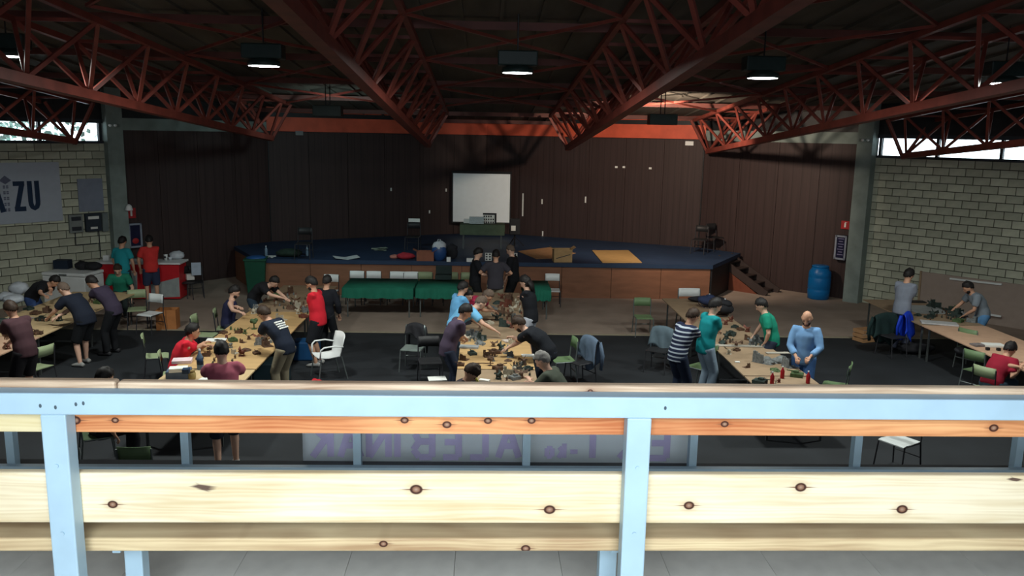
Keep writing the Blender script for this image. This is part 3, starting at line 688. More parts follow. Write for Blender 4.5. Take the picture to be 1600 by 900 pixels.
def person(label, head, face, lean=5, sit=False, hands=(None, None), top=(20, 20, 24), bottom=(25, 27, 32), legs='long', sleeve='short', hair='black', s=1.0, fat=1.0,
           skin=0, beard=False, pitch=None, handz=.86, twist=0, stride=.0, z0=0.0, topmat=None, longhair=False, extra=None, seat=.47, voxel=.019):
    nod = pitch if pitch is not None else min(55, 25 + lean * .4)
    hz = (seat + .05 if sit else .93) * s
    a1, a2 = radians(lean * .75), radians(lean * 1.2)
    nk = radians(lean * .8 + 8)
    hip = Vector((0, 0, hz)); chest = hip + Vector((0, sin(a1), cos(a1))) * .26 * s; nb = chest + Vector((0, sin(a2), cos(a2))) * .26 * s
    hc = nb + Vector((0, sin(nk), cos(nk))) * .175 * s
    Hw = atz(head[0], head[1], hc.z + z0)                # head centre in the hall
    ph = radians(-face)                                   # face: degrees clockwise from straight away
    Rz = Matrix.Rotation(ph, 3, 'Z'); base = Hw - Rz @ Vector((hc.x, hc.y, 0)); base.z = z0
    t = thing('person', label, 'person', base, -face)
    inv = Rz.inverted()
    sk = SKIN[skin]
    spine = Vector((0, sin(a2), cos(a2)))
    sh = {}
    B = MB()
    w = fat
    tors = [(hip - Vector((0, 0, .07)) * s, (.155 * w, .11 * w)), (hip + Vector((0, sin(a1), cos(a1))) * .05 * s, (.158 * w, .115 * w)), (hip + Vector((0, sin(a1), cos(a1))) * .16 * s, (.140 * w, .105 * w)),
            (chest, (.160 * (w + 1) / 2, .115 * (w + 1) / 2)), (chest + spine * .14 * s, (.172, .115)), (chest + spine * .22 * s, (.135, .085)), (nb, (.062, .06))]
    B.tube([p for p, r in tors], [(r[0] * s, r[1] * s) for p, r in tors], 14, 0, side=(1, 0, 0))
    B.tube([nb - spine * .04 * s, nb + spine * .03 * s, hc - Vector((0, 0, .02))], [.072 * s, .064 * s, .062 * s], 10)
    # head
    tw = Matrix.Rotation(radians(-twist), 3, 'Z'); HR = tw @ Matrix.Rotation(radians(-nod), 3, 'X')
    hs = s * 1.10; P = lambda x, y, z: hc + HR @ Vector((x, y, z)) * hs
    B.ell(P(0, 0, .01), (.077 * hs, .096 * hs, .112 * hs), 14, 10, 0, HR)
    B.ell(P(0, .03, -.055), (.056 * hs, .062 * hs, .062 * hs), 12, 8, 0, HR)
    B.tube([P(0, .082, .022), P(0, .104, -.012), P(0, .116, -.030), P(0, .09, -.040)], [.010, .014, .017, .012], 6)
    for q in (-1, 1): B.ell(P(q * .078, -.005, -.005), (.012 * hs, .022 * hs, .033 * hs), 6, 6, 0, HR)
    for q in (-1, 1): B.ell(P(q * .034, .080, .030), (.030 * hs, .014 * hs, .010 * hs), 6, 5, 0, HR)
    # arms
    ends = []
    for i, q in enumerate((-1, 1)):
        S = nb - spine * .055 * s + Vector((q * .185 * s, .0, 0)); sh[q] = S
        hp = hands[i]
        if hp is None: T = S + Vector((q * .06, .10, -.50)) * s
        elif len(hp) == 3 and hp[2] == 'L': T = Vector(hp[0]) * s
        else:
            T = inv @ (atz(hp[0], hp[1], hp[2] if len(hp) > 2 else handz) - base); 
        fwd = (T - S); reach = .52 * s
        if fwd.length > reach: T = S + fwd.normalized() * reach
        E, T = ik(S, T, .285 * s, .25 * s, Vector((q * .8, -.35, -.5)))
        B.tube([nb - spine * .03 * s, S + Vector((-q * .03, 0, 0)), S + (E - S) * .12, S + (E - S) * .5, E, E + (T - E) * .35, T], [.055 * s, .062 * s, .056 * s, .049 * s, .041 * s, .042 * s, .028 * s], 10)
        d = (T - E).normalized(); d = (d + Vector((0, .25, -.12))).normalized(); n_ = Vector((0, 0, 1)); lat = d.cross(n_)
        if lat.length < .1: lat = Vector((1, 0, 0))
        lat.normalize(); n_ = lat.cross(d)
        B.tube([T - d * .01, T + d * .035 * s, T + d * .085 * s], [(.026 * s, .020 * s), (.040 * s, .017 * s), (.041 * s, .014 * s)], 10, 0, side=lat)
        ends.append((q, S, E, T, d, lat, n_))
    # legs
    lg = []
    for q in (-1, 1):
        H = Vector((q * .088 * s, 0, hz - .03))
        if sit: A = Vector((q * .13, .40, .085)) * 1.0; A.z = .085; kn, A = ik(H, A, .43 * s, .42 * s, Vector((q * .15, 1, 1)))
        else:
            fy = .10 * sin(radians(lean)) * 2.0; A = Vector((q * (.12 + .02 * (lean > 30)), fy + q * stride, .085)); kn, A = ik(H, A, .43 * s, .42 * s, Vector((q * .1, 1, 0)))
        lg.append((q, H, kn, A))
        B.tube([H + (Vector((0, 0, .04)) if not sit else Vector((0, -.03, 0))), H + (kn - H) * .3, kn, kn + (A - kn) * .3, A + Vector((0, 0, .02)), A - Vector((0, 0, .05))], [.095 * s * w, .083 * s, .056 * s, .058 * s, .040 * s, .038 * s], 10)
        B.tube([A + Vector((0, -.05, -.045)), A + Vector((0, .06, -.05)), A + Vector((q * .01, .15, -.06))], [(.034, .035), (.042, .03), (.036, .018)], 8, 0, side=(1, 0, 0))
    body = remesh(B, 'body', [sk, M_eye, M_lip], voxel, 1, t)
    # eyes, mouth, fingers appended to the same body mesh
    X = MB()
    for q in (-1, 1): X.ell(P(q * .034, .092, .010), (.012, .008, .007), 6, 4, 1, HR)
    X.ell(P(0, .093, -.068), (.022, .010, .006), 6, 4, 2, HR)
    for q, S, E, T, d, lat, n_ in ends:
        tip = T + d * .078 * s
        for k, (o_, L_) in enumerate(((-.031, .070), (-.011, .082), (.010, .076), (.029, .058))):
            st = tip + lat * o_ * s; c1 = st + d * L_ * .5 * s - n_ * .006; c2_ = c1 + (d * .75 - n_ * .75).normalized() * L_ * .32 * s; c3 = c2_ + (d * .3 - n_).normalized() * L_ * .28 * s
            X.tube([st, c1, c2_, c3], [.0095 * s, .009 * s, .0082 * s, .0065 * s], 5, 0)
        tb = T + d * .025 * s - lat * q * .03 * s   # thumb on the inner side
        X.tube([tb, tb + (-lat * q * .7 + d * .7).normalized() * .038 * s - n_ * .008, tb + (-lat * q * .45 + d).normalized() * .068 * s - n_ * .02], [.0125 * s, .011 * s, .008 * s], 5, 0)
    xm = X.mesh('x', [sk, M_eye, M_lip], True); xo = bpy.data.objects.new('x', xm)
    import bmesh
    bm = bmesh.new(); bm.from_mesh(body.data); bm.from_mesh(xm); bm.to_mesh(body.data); bm.free(); bpy.data.meshes.remove(xm)
    # shirt
    mt = topmat or cloth(*top)
    G = MB(); e = .016
    tt = [(hip - Vector((0, 0, .11)) * s if not sit else hip - Vector((0, 0, .03)), (.178 * w, .135 * w))] + [(p, (r[0] + e + .006, r[1] + e + .006)) for p, r in tors[1:5]] + [(chest + spine * .225 * s, (.142, .092)), (nb - spine * .012, (.080, .076))]
    G.tube([p for p, r in tt], [(r[0] * s, r[1] * s) for p, r in tt], 14, 0, side=(1, 0, 0))
    if sleeve != 'none':
        for q, S, E, T, d, lat, n_ in ends:
            pts = [nb - spine * .05 * s, S, S + (E - S) * .3, S + (E - S) * .68]; rr = [.070, .080, .074, .070]
            if sleeve == 'long': pts = pts[:3] + [E, E + (T - E) * .45, E + (T - E) * .80]; rr = [.062, .077, .067, .056, .053, .050]
            G.tube(pts, [r_ * s for r_ in rr], 10)
    remesh(G, 'tank_top' if sleeve == 'none' else 'shirt', mt, .021, 2, t, .010)
    # trousers or shorts
    G = MB(); pb = hip - Vector((0, 0, .10)) * s if not sit else hip - Vector((0, 0, .06))
    G.tube([pb, hip + Vector((0, 0, .03))], [(.150 * s * w, .118 * s * w), (.160 * s * w, .120 * s * w)], 14, 0, side=(1, 0, 0))
    for q, H, kn, A in lg:
        st = H + (Vector((0, 0, .02)) if not sit else Vector((0, -.03, 0)))
        if legs == 'long': G.tube([st, H + (kn - H) * .3, kn, kn + (A - kn) * .4, A + Vector((0, 0, -.02))], [.108 * s * w, .100 * s, .078 * s, .072 * s, .064 * s], 10)
        else: G.tube([st, H + (kn - H) * .3, kn + (A - kn) * .05], [.110 * s * w, .108 * s, .092 * s], 10)
    remesh(G, 'trousers' if legs == 'long' else 'shorts', cloth(*bottom), .022, 2, t, .008)
    # shoes
    for q, H, kn, A in lg:
        G = MB(); G.tube([A + Vector((0, -.085, -.045)), A + Vector((0, -.04, -.032)), A + Vector((q * .004, .05, -.038)), A + Vector((q * .010, .13, -.052)), A + Vector((q * .012, .185, -.062))], [(.030, .036), (.042, .050), (.050, .043), (.048, .030), (.022, .016)], 10, 0, side=(1, 0, 0))
        o = G.build('shoe', M_shoe if legs == 'long' else M_sole, t, True)
    # hair
    if hair:
        G = MB(); vs = []; G.ell(P(0, -.006, .016), (.089 * hs, .108 * hs, .125 * hs), 24, 22, 0, HR, lambda dd: 1 + .10 * noise.noise(dd * 3.0 + Vector((base.x, 0, base.y))) + .06 * noise.noise(dd * 9 + Vector((base.y, 0, 0))))
        keep = []; c0 = P(0, -.006, .016); inv2 = HR.inverted()
        thin = hair in ('grey', 'buzz')
        for f in G.f:
            c = sum((Vector(G.v[i]) for i in f), Vector()) / len(f); l = inv2 @ (c - c0); l = Vector((l.x / .08, l.y / .1, l.z / .115)) / hs
            lim = -.12 + (.62 if not thin else .7) * max(0, l.y) ** .8 - .72 * max(0, -l.y) ** .7
            lim += .16 * noise.noise(Vector((l.x * 4, l.y * 4, base.x)))
            if l.z > lim or (longhair and l.y < .1 and l.z > -1): keep.append(f)
        G2 = MB(); G2.v = G.v if not thin else [tuple(c0 + (Vector(v) - c0) * .955) for v in G.v]; G2.f = keep; G2.m = [0] * len(keep)
        if longhair: G2.tube([P(0, -.07, .0), P(0, -.085, -.10), P(0, -.07, -.2)], [(.085, .05), (.095, .045), (.06, .02)], 10, 0, side=(1, 0, 0))
        o = G2.build('hair', HAIR[hair], t, True); sm = o.modifiers.new('s', 'SOLIDIFY'); sm.thickness = .012; sm.offset = -1
    if beard:
        G = MB(); c0 = P(0, .032, -.058); G.ell(c0, (.063 * hs, .070 * hs, .066 * hs), 14, 10, 0, HR); keep = []
        for f in G.f:
            c = sum((Vector(G.v[i]) for i in f), Vector()) / len(f); l = HR.inverted() @ (c - c0)
            if l.y > .0 and l.z < .012 and not (l.z > -.02 and abs(l.x) < .03 and l.y > .05): keep.append(f)
        G.f = keep; G.m = [0] * len(keep); o = G.build('beard', HAIR['black' if hair == 'black' else 'brown'], t, True); sm = o.modifiers.new('s', 'SOLIDIFY'); sm.thickness = .008
    if extra: extra(t, nb, chest, hip, spine, P, s)
    PEOPLE.append((t, base.copy())); return t
PEOPLE = []
def back_print(t, nb, chest, hip, spine, P, s):
    """rows of white print across the back of the T-shirt"""
    m_ = M_paper; rnd = random.Random(3)
    bk = Vector((0, -spine.z, spine.y)); g = MB()
    for r in range(4):
        x = -.10
        while x < .09:
            wl = rnd.uniform(.018, .04); c = chest + spine * (.13 - .045 * r) * s + bk * .137 * s + Vector((x + wl / 2, 0, 0))
            g.box(c, (wl, .02, .026), 0, Matrix((Vector((1, 0, 0)), bk, spine)).transposed()); x += wl + .010
    g.build('back_print', m_, t)
def chest_badge(c_, y_=.140, x_=.07, r_=.025, nm='badge'):
    def f(t, nb, chest, hip, spine, P, s):
        fr = Vector((0, spine.z, -spine.y)); g = MB(); c = chest + spine * .10 * s + fr * y_ * s + Vector((x_, 0, 0)); g.tube([c - fr * .012, c + fr * .006], r_, 12); g.build(nm, c_, t)
    return f
def neck_stripe(t, nb, chest, hip, spine, P, s):
    g = MB(); n = 16; vs = []
    c = nb - spine * .010
    for k in range(n): a = 2 * pi * k / n; vs.append(c + Vector((cos(a) * .083, 0, 0)) * s + Vector((0, spine.z, -spine.y)) * sin(a) * .079 * s)
    g.tube(vs + [vs[0]], .009, 6); g.build('collar', cloth(24, 28, 48), t)
def yellow_stripes(t, nb, chest, hip, spine, P, s):
    for dx in (0, .035):
        g = MB(); g.tube([nb + Vector((-.13 - dx, .02, .045)), nb + Vector((-.20 - dx * .5, .05, .0)), nb + Vector((-.245, .08 + dx, -.12))], .012, 6); g.build('sleeve_stripe', hexmat('yellow stripe', 196, 190, 90), t)
def striped():
    M = cloth(30, 38, 66, 'striped'); nt = M.node_tree; B = nt.nodes['Principled BSDF']; tc = [n for n in nt.nodes if n.type == 'TEX_COORD'][0]
    w = nt.nodes.new('ShaderNodeTexWave'); w.bands_direction = 'Z'; w.inputs['Scale'].default_value = 4.6; nt.links.new(tc.outputs['Object'], w.inputs[0])
    r = nt.nodes.new('ShaderNodeValToRGB'); r.color_ramp.interpolation = 'CONSTANT'; r.color_ramp.elements[0].color = (*srgb(28, 36, 62), 1); r.color_ramp.elements[1].position = .72; r.color_ramp.elements[1].color = (*srgb(176, 186, 198), 1)
    nt.links.new(w.outputs['Fac'], r.inputs[0]); nt.links.new(r.outputs[0], B.inputs['Base Color']); return M
BK = (24, 25, 30)
person('man in a dark brown T-shirt and black shorts at the left picture edge', (17, 483), -65, 22, hands=((12, 538), (6, 545)), top=(72, 48, 54), bottom=(26, 24, 28), legs='short', hair='brown')
person('man in a black T-shirt and blue jeans leaning across the far left table', (85, 439), 95, 60, s=.95, hands=((72, 483), (78, 486)), top=BK, bottom=(52, 72, 116))
person('heavy man in black T-shirt and black shorts stooping over the left table', (100, 452), -72, 42, hands=((72, 500), (78, 506)), top=(26, 32, 46), bottom=(22, 24, 28), legs='short', hair='buzz', fat=1.2, skin=1, stride=.06)
person('man in a dark plum T-shirt and black trousers bending to the left table', (144, 441), -78, 42, hands=((140, 468), (150, 472)), top=(58, 50, 68), bottom=(20, 22, 26))
person('man in a teal T-shirt with his back to us at the red counter', (191, 378), 15, 4, hands=(None, None), top=(34, 140, 150), bottom=(40, 50, 60), fat=1.12)
person('man in a red T-shirt and dark blue shorts at the red counter', (233, 376), -25, 4, hands=(None, (222, 400, 1.2)), top=(196, 52, 50), bottom=(50, 60, 86), legs='short')
person('person in a green T-shirt seated below the teal shirted man', (184, 421), 165, 25, sit=True, top=(36, 120, 96), bottom=(40, 50, 50), hair='brown', skin=1)
person('dark haired person low behind the bench rail, only the head showing', (163, 590), 60, 8, sit=True, top=(60, 60, 64), bottom=BK, hair='black')
person('man in a navy tank top seated at the left-centre table', (366, 456), 80, 12, sit=True, hands=((392, 500), (385, 496)), top=(34, 36, 66), bottom=(40, 44, 60), sleeve='none', beard=True, skin=1)
person('man in a black T-shirt leaning right over the far table, with jeans', (428, 440), 108, 56, s=.95, hands=((452, 470), (458, 474)), top=BK, bottom=(38, 52, 66), skin=1)
person('standing man in a red T-shirt and black shorts with a beard', (487, 443), -82, 8, hands=((478, 489), (462, 472)), top=(206, 34, 50), bottom=(26, 28, 34), legs='short', beard=True, fat=1.12, extra=chest_badge(M_white, .15))
person('person dressed all in black behind the standing red shirted man', (511, 440), 20, 5, s=.93, top=(20, 22, 30), bottom=(20, 22, 26), sleeve='long')
person('man in a black T-shirt with white print on the back and khaki trousers', (413, 490), -62, 42, hands=((404, 530), (395, 524)), top=(26, 34, 50), bottom=(140, 130, 108), hair='brown', extra=back_print, stride=.05)
person('seated man in a red T-shirt with elbows on the table', (301, 518), 72, 24, sit=True, hands=((322, 540), (334, 532)), top=(204, 34, 52), bottom=(40, 44, 56), pitch=10)
person('man in a pink T-shirt seen from behind at the near left-centre table', (346, 549), -22, 14, hands=((336, 578), (372, 585)), top=(184, 98, 116), bottom=(48, 52, 66), legs='short', skin=1, stride=.08)
person('standing man in a light blue T-shirt with a dark collar, back of the middle row', (723, 450), 62, 12, s=.95, hands=((748, 480), (745, 486)), top=(104, 168, 214), bottom=(34, 40, 52), extra=neck_stripe)
person('long haired woman in dark clothes between the two light blue shirts', (732, 461), 130, 10, sit=False, s=.84, top=(40, 40, 48), bottom=BK, hair='black', longhair=True, skin=1)
person('cropped man in a light blue T-shirt reaching across the middle table', (751, 473), 78, 52, hands=((745, 505), (778, 520)), top=(112, 178, 220), bottom=(50, 60, 74), hair='buzz', skin=1, extra=neck_stripe)
person('person in a crimson T-shirt bent over the middle table', (762, 462), 115, 55, hands=((775, 488), (782, 492)), top=(170, 44, 78), bottom=(44, 46, 54), hair='buzz')
person('man in a dark purple polo shirt and jeans left of the middle table', (727, 487), 76, 26, hands=((728, 534), (722, 540)), top=(74, 62, 80), bottom=(36, 44, 62), extra=chest_badge(M_white, .14, .07, .02))
person('man with bowed head and yellow shoulder stripes at the near end of the middle table', (737, 581), 115, 26, sit=True, top=(58, 50, 56), bottom=BK, pitch=58, extra=yellow_stripes, hair='brown', skin=0)
person('bearded man in a black T-shirt stooping from the right over the middle table', (811, 506), -72, 52, hands=((768, 530), (787, 548)), top=(22, 25, 32), bottom=(40, 46, 58), beard=True, skin=1, fat=1.1, hair='brown')
person('grey haired man in an olive T-shirt seated right of the middle table', (848, 563), -66, 28, sit=True, hands=((828, 594), (832, 598)), top=(70, 76, 66), bottom=(40, 44, 46), hair='grey', skin=1, fat=1.15, s=1.05)
person('long haired man in a black T-shirt and light grey shorts at the far middle table', (821, 441), -66, 10, hands=((798, 470), (794, 468)), top=(24, 26, 32), bottom=(168, 172, 182), legs='short', longhair=True, skin=1)
person('man in a charcoal T-shirt and beige trousers with his back to us by the stage', (775, 399), 4, 5, hands=(((-.25, .22, 1.12), 0, 'L'), ((.25, .22, 1.12), 0, 'L')), top=(58, 56, 64), bottom=(158, 152, 132), fat=1.1)
person('man in black at the left of the trio by the stage, facing right', (747, 396), 80, 4, hands=(((-.14, .33, 1.08), 0, 'L'), ((.14, .33, 1.08), 0, 'L')), top=(20, 22, 28), bottom=(20, 22, 26), skin=1)
person('close cropped man in black at the right of the trio by the stage', (798, 391), -70, 6, hands=(None, ((.2, .30, 1.1), 0, 'L')), top=(20, 21, 26), bottom=(22, 24, 28), hair='buzz', skin=1)
person('man in a navy and white striped T-shirt and dark jeans', (1082, 494), 62, 24, hands=((1120, 520), (1100, 530)), top=(30, 38, 66), bottom=(28, 38, 58), topmat=striped(), hair='brown')
person('tall man in a teal green T-shirt and light jeans looking down at his hands', (1117, 478), 74, 10, hands=((1136, 516, 1.0), (1124, 528, .95)), top=(14, 130, 136), bottom=(128, 146, 162), skin=1, s=1.03, twist=10)
person('man in a green T-shirt with a chest emblem standing right of the table', (1190, 477), -76, 20, s=.96, hands=((1196, 534), (1178, 524)), top=(22, 132, 108), bottom=(36, 44, 62), skin=1, extra=chest_badge(hexmat('pale green emblem', 120, 190, 150), .125, -.02, .035, 'emblem'))
person('bald man in a light blue long sleeved shirt and jeans', (1261, 497), -152, 3, s=.98, hands=(((-.13, .30, 1.02), 0, 'L'), ((.10, .30, 1.0), 0, 'L')), top=(112, 152, 196), bottom=(58, 92, 140), sleeve='long', hair=None, beard=True, skin=0, fat=1.08, pitch=30)
person('young man in a grey T-shirt standing left of the far right table', (1420, 430), 62, 8, s=1.04, hands=((1420, 490), (1412, 484)), top=(126, 132, 146), bottom=(98, 104, 124), beard=False)
person('bearded man in a grey T-shirt and light blue jeans leaning onto the far right table', (1513, 449), -82, 34, s=.97, hands=((1508, 492), (1487, 486)), top=(122, 132, 142), bottom=(86, 132, 176), beard=True)
person('seated man in a maroon T-shirt bent over the table at the right edge', (1578, 546), 62, 40, sit=True, hands=((1612, 580), (1596, 572)), top=(142, 26, 48), bottom=(52, 72, 88))
# chairs for the seated people
for (t, b) in PEOPLE:
    if 'seated' in t['label'] or 'low behind' in t['label'] or 'near end' in t['label']:
        kind = 'green' if len(t['label']) % 2 else 'olive'
        f = t.rotation_euler.z; c = b - Vector((-sin(f), cos(f), 0)) * .02
        who = t['label'].replace('seated ', '').replace(', only the head showing', '')
        chair_at((c.x, c.y, b.z), math.degrees(f), 'chair under the ' + ' '.join(who.split()[:11]), kind)
# ================================================================== WALL FITTINGS AND STAGE THINGS
def on_wall(a, d, nrm, px, py, out=.04):
    """point of the wall plane (through a, direction d) seen at that pixel, and its frame"""
    v = CF + CR * ((px - 800) / F) - CU * ((py - 450) / F)
    N = Vector((nrm.x, nrm.y, 0)); t_ = (Vector((a.x, a.y, 0)) - Vector((EYE.x, EYE.y, 0))).dot(N) / v.dot(N)
    return EYE + v * t_ - N * out
def wframe(d):
    dx = d if d.x > 0 else -d; return Matrix.Rotation(math.atan2(dx.y, dx.x), 3, 'Z')
WL = (KL + Vector((-.12, -.22)), dl, nl); WR = (KR + Vector((.12, -.22)), dr, nr)
def nrm_of(a, b):
    d = (b - a).normalized(); n = Vector((-d.y, d.x)); return (a, d, n if n.y > 0 else -n)
F1, F2, F3, F4 = nrm_of(KL, CL), nrm_of(CL, AP), nrm_of(AP, CRn), nrm_of(CRn, KR)
def plate(name, label, cat, wall, x0, y0, x1, y1, depth, m, out=.0):
    """flat box fixed to a wall; root empty at its centre, axes: local x along the wall, -y to the room"""
    a, d, n = wall
    p0 = on_wall(a, d, n, x0, (y0 + y1) / 2, .03); p1 = on_wall(a, d, n, x1, (y0 + y1) / 2, .03); pt = on_wall(a, d, n, (x0 + x1) / 2, y0, .03); pb = on_wall(a, d, n, (x0 + x1) / 2, y1, .03)
    w = (p1 - p0).length; h = pt.z - pb.z; c = (pt + pb) / 2
    ang = math.degrees(math.atan2((p1 - p0).y, (p1 - p0).x))
    t = thing(name, label, cat, c, ang)
    MB().box((0, -depth / 2 - out, 0), (w, depth, h)).build('board' if depth < .04 else 'casing', m, t, bevel=.004)
    return t, w, h
t, w, h = plate('wall_banner', 'white wall banner with large dark lettering ending in ZU on the left block wall', 'banner', WL, -78, 254, 98, 350, .02, hexmat('pale grey banner', 168, 176, 188, rough=.7, var=.03))
M_navy = hexmat('dark blue lettering', 22, 44, 72, rough=.6)
def lx(px, py=300): return (t.matrix_world.inverted() @ on_wall(*WL, px, py, .03)).x
bpy.context.view_layer.update()
def lz(px, py): return (t.matrix_world.inverted() @ on_wall(*WL, px, py, .03)).z
Y_ = -.024
q = MB(); xa, xb, za, zb_ = lx(20, 305), lx(38, 305), lz(30, 330), lz(30, 283); th = .115
q.beam((xa, Y_, zb_ - th / 2), (xb, Y_, zb_ - th / 2), .006, th, 0); q.beam((xa, Y_, za + th / 2), (xb, Y_, za + th / 2), .006, th)
q.beam((xb - th / 2, Y_ - .001, zb_ - th * .6), (xa + th / 2, Y_ - .001, za + th * .6), th, .006, 0, Vector((0, 1, 0))); q.build('letter', M_navy, t)
q = MB(); xa, xb = lx(42, 305), lx(61, 305); pts = [(xa + th / 2, Y_, zb_), (xa + th / 2, Y_, za + .22)] + [((xa + xb) / 2 - ((xb - xa) / 2 - th / 2) * cos(a), Y_, za + .22 - (.22 - th / 2) * sin(a)) for a in (.4, .9, pi / 2, pi - .9, pi - .4)] + [(xb - th / 2, Y_, za + .22), (xb - th / 2, Y_, zb_)]
q.tube(pts, [(.003, th / 2)] * len(pts), 8, 0, side=(0, 1, 0)); q.build('letter', M_navy, t)
q = MB(); xa = lx(-22, 305); xb = lx(2, 305); q.beam((xa, Y_, za), ((xa + xb) / 2, Y_, zb_), .12, .006, 0, Vector((0, 1, 0))); q.beam((xb, Y_, za), ((xa + xb) / 2, Y_ - .001, zb_), .12, .006, 0, Vector((0, 1, 0))); q.beam((xa + .1, Y_, za + .25), (xb - .1, Y_, za + .25), .006, .1); q.build('letter', M_navy, t)
M_faded = hexmat('faded emblem ink', 92, 96, 116)
zt = lz(8, 278); xc = lx(8); q = MB(); q.add([(xc - .14, Y_, zt - .06), (xc, Y_, zt - .15), (xc + .14, Y_, zt - .06), (xc, Y_, zt + .06)], [(0, 1, 2, 3)]); q.box((xc, Y_ - .002, zt - .05), (.1, .004, .1)); q.build('emblem', M_faded, t)
for k in range(5):
    z = lz(8, 292 + k * 9); q = MB()
    for e in (-.035, .035):
        for g in (-.022, .022): q.box((xc + g * 1.6, Y_, z + e * .6), (.05, .004, .03))
    q.build('small_print', M_faded, t)
t2, w, h = plate('notice_board', 'pale grey notice board above the meter boxes on the left wall', 'notice board', WL, 121, 279, 160, 330, .03, hexmat('bluish notice board', 128, 136, 152, var=.08, scale=5))
t2, w, h = plate('control_panel', 'grey box with two dark windows right of the wall banner', 'electrical box', WL, 106, 335, 127, 363, .08, hexmat('grey enamel', 124, 130, 128))
for z in (.28, -.28): MB().box((0, -.085, z * h), (w * .7, .02, h * .22)).build('dial_window', M_frame, t2)
t2, w, h = plate('meter_box', 'dark meter box with white labels on the left wall', 'electrical box', WL, 131, 333, 155, 361, .10, hexmat('dark blue grey enamel', 44, 52, 62))
MB().box((0, -.105, h * .27), (w * .7, .01, h * .16)).build('label_strip', M_paper, t2); MB().box((0, -.105, -h * .3), (w * .45, .01, h * .12)).build('label_strip', M_paper, t2)
t2, w, h = plate('fuse_cabinet', 'plain grey fuse cabinet beside the left concrete column', 'electrical box', WL, 157, 332, 166, 361, .10, hexmat('grey cabinet enamel', 112, 122, 122))
MB().box((0, -.104, 0), (w * .86, .012, h * .86)).build('cabinet_door', hexmat('grey cabinet enamel', 112, 122, 122), t2, bevel=.003)
for (xa, ya, xb, yb, lab) in ((116, 363, 150, 380, 'conduit looping below the control panel'), (153, 361, 157, 402, 'vertical cable below the meter box')):
    p = on_wall(*WL, xa, ya, .05); q_ = on_wall(*WL, xb, yb, .05); mid = Vector((p.x, p.y, q_.z))
    tag(MB().tube([p, mid, q_], .014, 6).build('cable', M_frame), 'dark ' + lab, 'cable')
p = on_wall(*WL, 190, 341, .3)
tag(MB().lathe((KL.x + .35, KL.y - .2, 2.28), [(.02, .16), (.07, .12), (.10, 0), (.02, -.01)], 14).build('alarm_bell', M_white), 'small white alarm bell beside the left concrete column', 'alarm')
M_redsign = hexmat('red safety sign', 168, 40, 44, rough=.5)
def sign(wall, x0, y0, x1, y1, lab, glyph):
    t_, w, h = plate('safety_sign', lab, 'sign', wall, x0, y0, x1, y1, .012, M_redsign)
    g = MB(); g.box((0, -.014, -.02 * h), (w * .2, .006, h * .5)); g.box((0, -.014, h * .3), (w * .1, .006, h * .1)); g.box((w * .12, -.014, h * .32), (w * .16, .006, h * .04)); g.build(glyph, M_paper, t_); return t_
sign(F1, 197, 325, 211, 341, 'red fire extinguisher sign on the dark wall beside the left column', 'extinguisher_symbol')
sign(F4, 1315, 345, 1328, 358, 'red fire sign on the brown wall beside the right column', 'extinguisher_symbol')
def hose_cabinet(wall, x0, y0, x1, y1, lab, red):
    t_, w, h = plate('hose_cabinet', lab, 'fire cabinet', wall, x0, y0, x1, y1, .14, M_black)
    f = MB(); b = .05
    for s in (-1, 1): f.box((s * (w / 2 - b / 2), -.15, 0), (b, .03, h)); f.box((0, -.15, s * (h / 2 - b / 2)), (w, .03, b))
    f.build('frame', hexmat('pale metal frame', 140, 146, 160, rough=.4), t_)
    MB().box((0, -.142, 0), (w - .1, .006, h - .1)).build('cabinet_glass', mat('dark glass', (.02, .02, .05), rough=.1), t_)
    if red: MB().ell((0, -.15, -.15), (w * .25, .02, h * .12), 10, 6).build('hose_reel', M_redsign, t_)
    else:
        g = MB()
        for k in range(7): g.box((0, -.15, .25 - k * .075), (w * (.35 if k % 2 else .5), .006, .025))
        g.build('printed_lines', hexmat('faded print', 120, 116, 150), t_)
hose_cabinet(F1, 196, 348, 217, 386, 'glazed fire hose cabinet behind the people at the counter', True)
hose_cabinet(F4, 1308, 367, 1326, 405, 'framed fire hose cabinet beside the right concrete column', False)
p = on_wall(*F3, 1078, 224, .06); tag(MB().box(p, (.26, .06, .13), 0, wframe(F3[1])).build('exit_lamp_box', M_white), 'small white box high on the back wall near its right corner', 'wall box')
p = on_wall(*F2, 466, 208, .10); tag(MB().box(p, (.24, .08, .13), 0, wframe(F2[1])).build('wall_sensor', hexmat('grey plastic', 130, 132, 132)), 'small pale box under the red beam at the left', 'wall box')
for side, px, py in (('right', 1352, 219), ('left', 176, 196)):
    p = aty(px, py, 22.42); t2 = thing('emergency_light', 'twin emergency lamp on the %s column head' % side, 'lamp', p)
    MB().box((0, .1, 0), (.2, .14, .08)).build('lamp_box', M_concrete, t2)
    for s in (-1, 1): MB().lathe((s * .07, 0, 0), [(.02, -.03), (.045, 0), (.03, .03)], 10).build('lamp_head', M_white, t2)
# marks of torn paper on the back wall
for px, py, hh in ((817, 320, 38), (847, 315, 8), (848, 365, 8), (611, 296, 5), (697, 297, 5), (671, 331, 5), (915, 312, 10), (963, 261, 3), (975, 261, 3), (1016, 263, 3)):
    wl = F3 if px > 759 else F2; p = on_wall(*wl, px, py, .006); tag(MB().box(p, (.05 if hh > 4 else .09, .006, hh * .021), 0, wframe(wl[1])).build('paper_scrap', M_paper), 'pale torn paper scrap stuck to the brown back wall', 'paper scrap', 'paper scraps on the back wall')
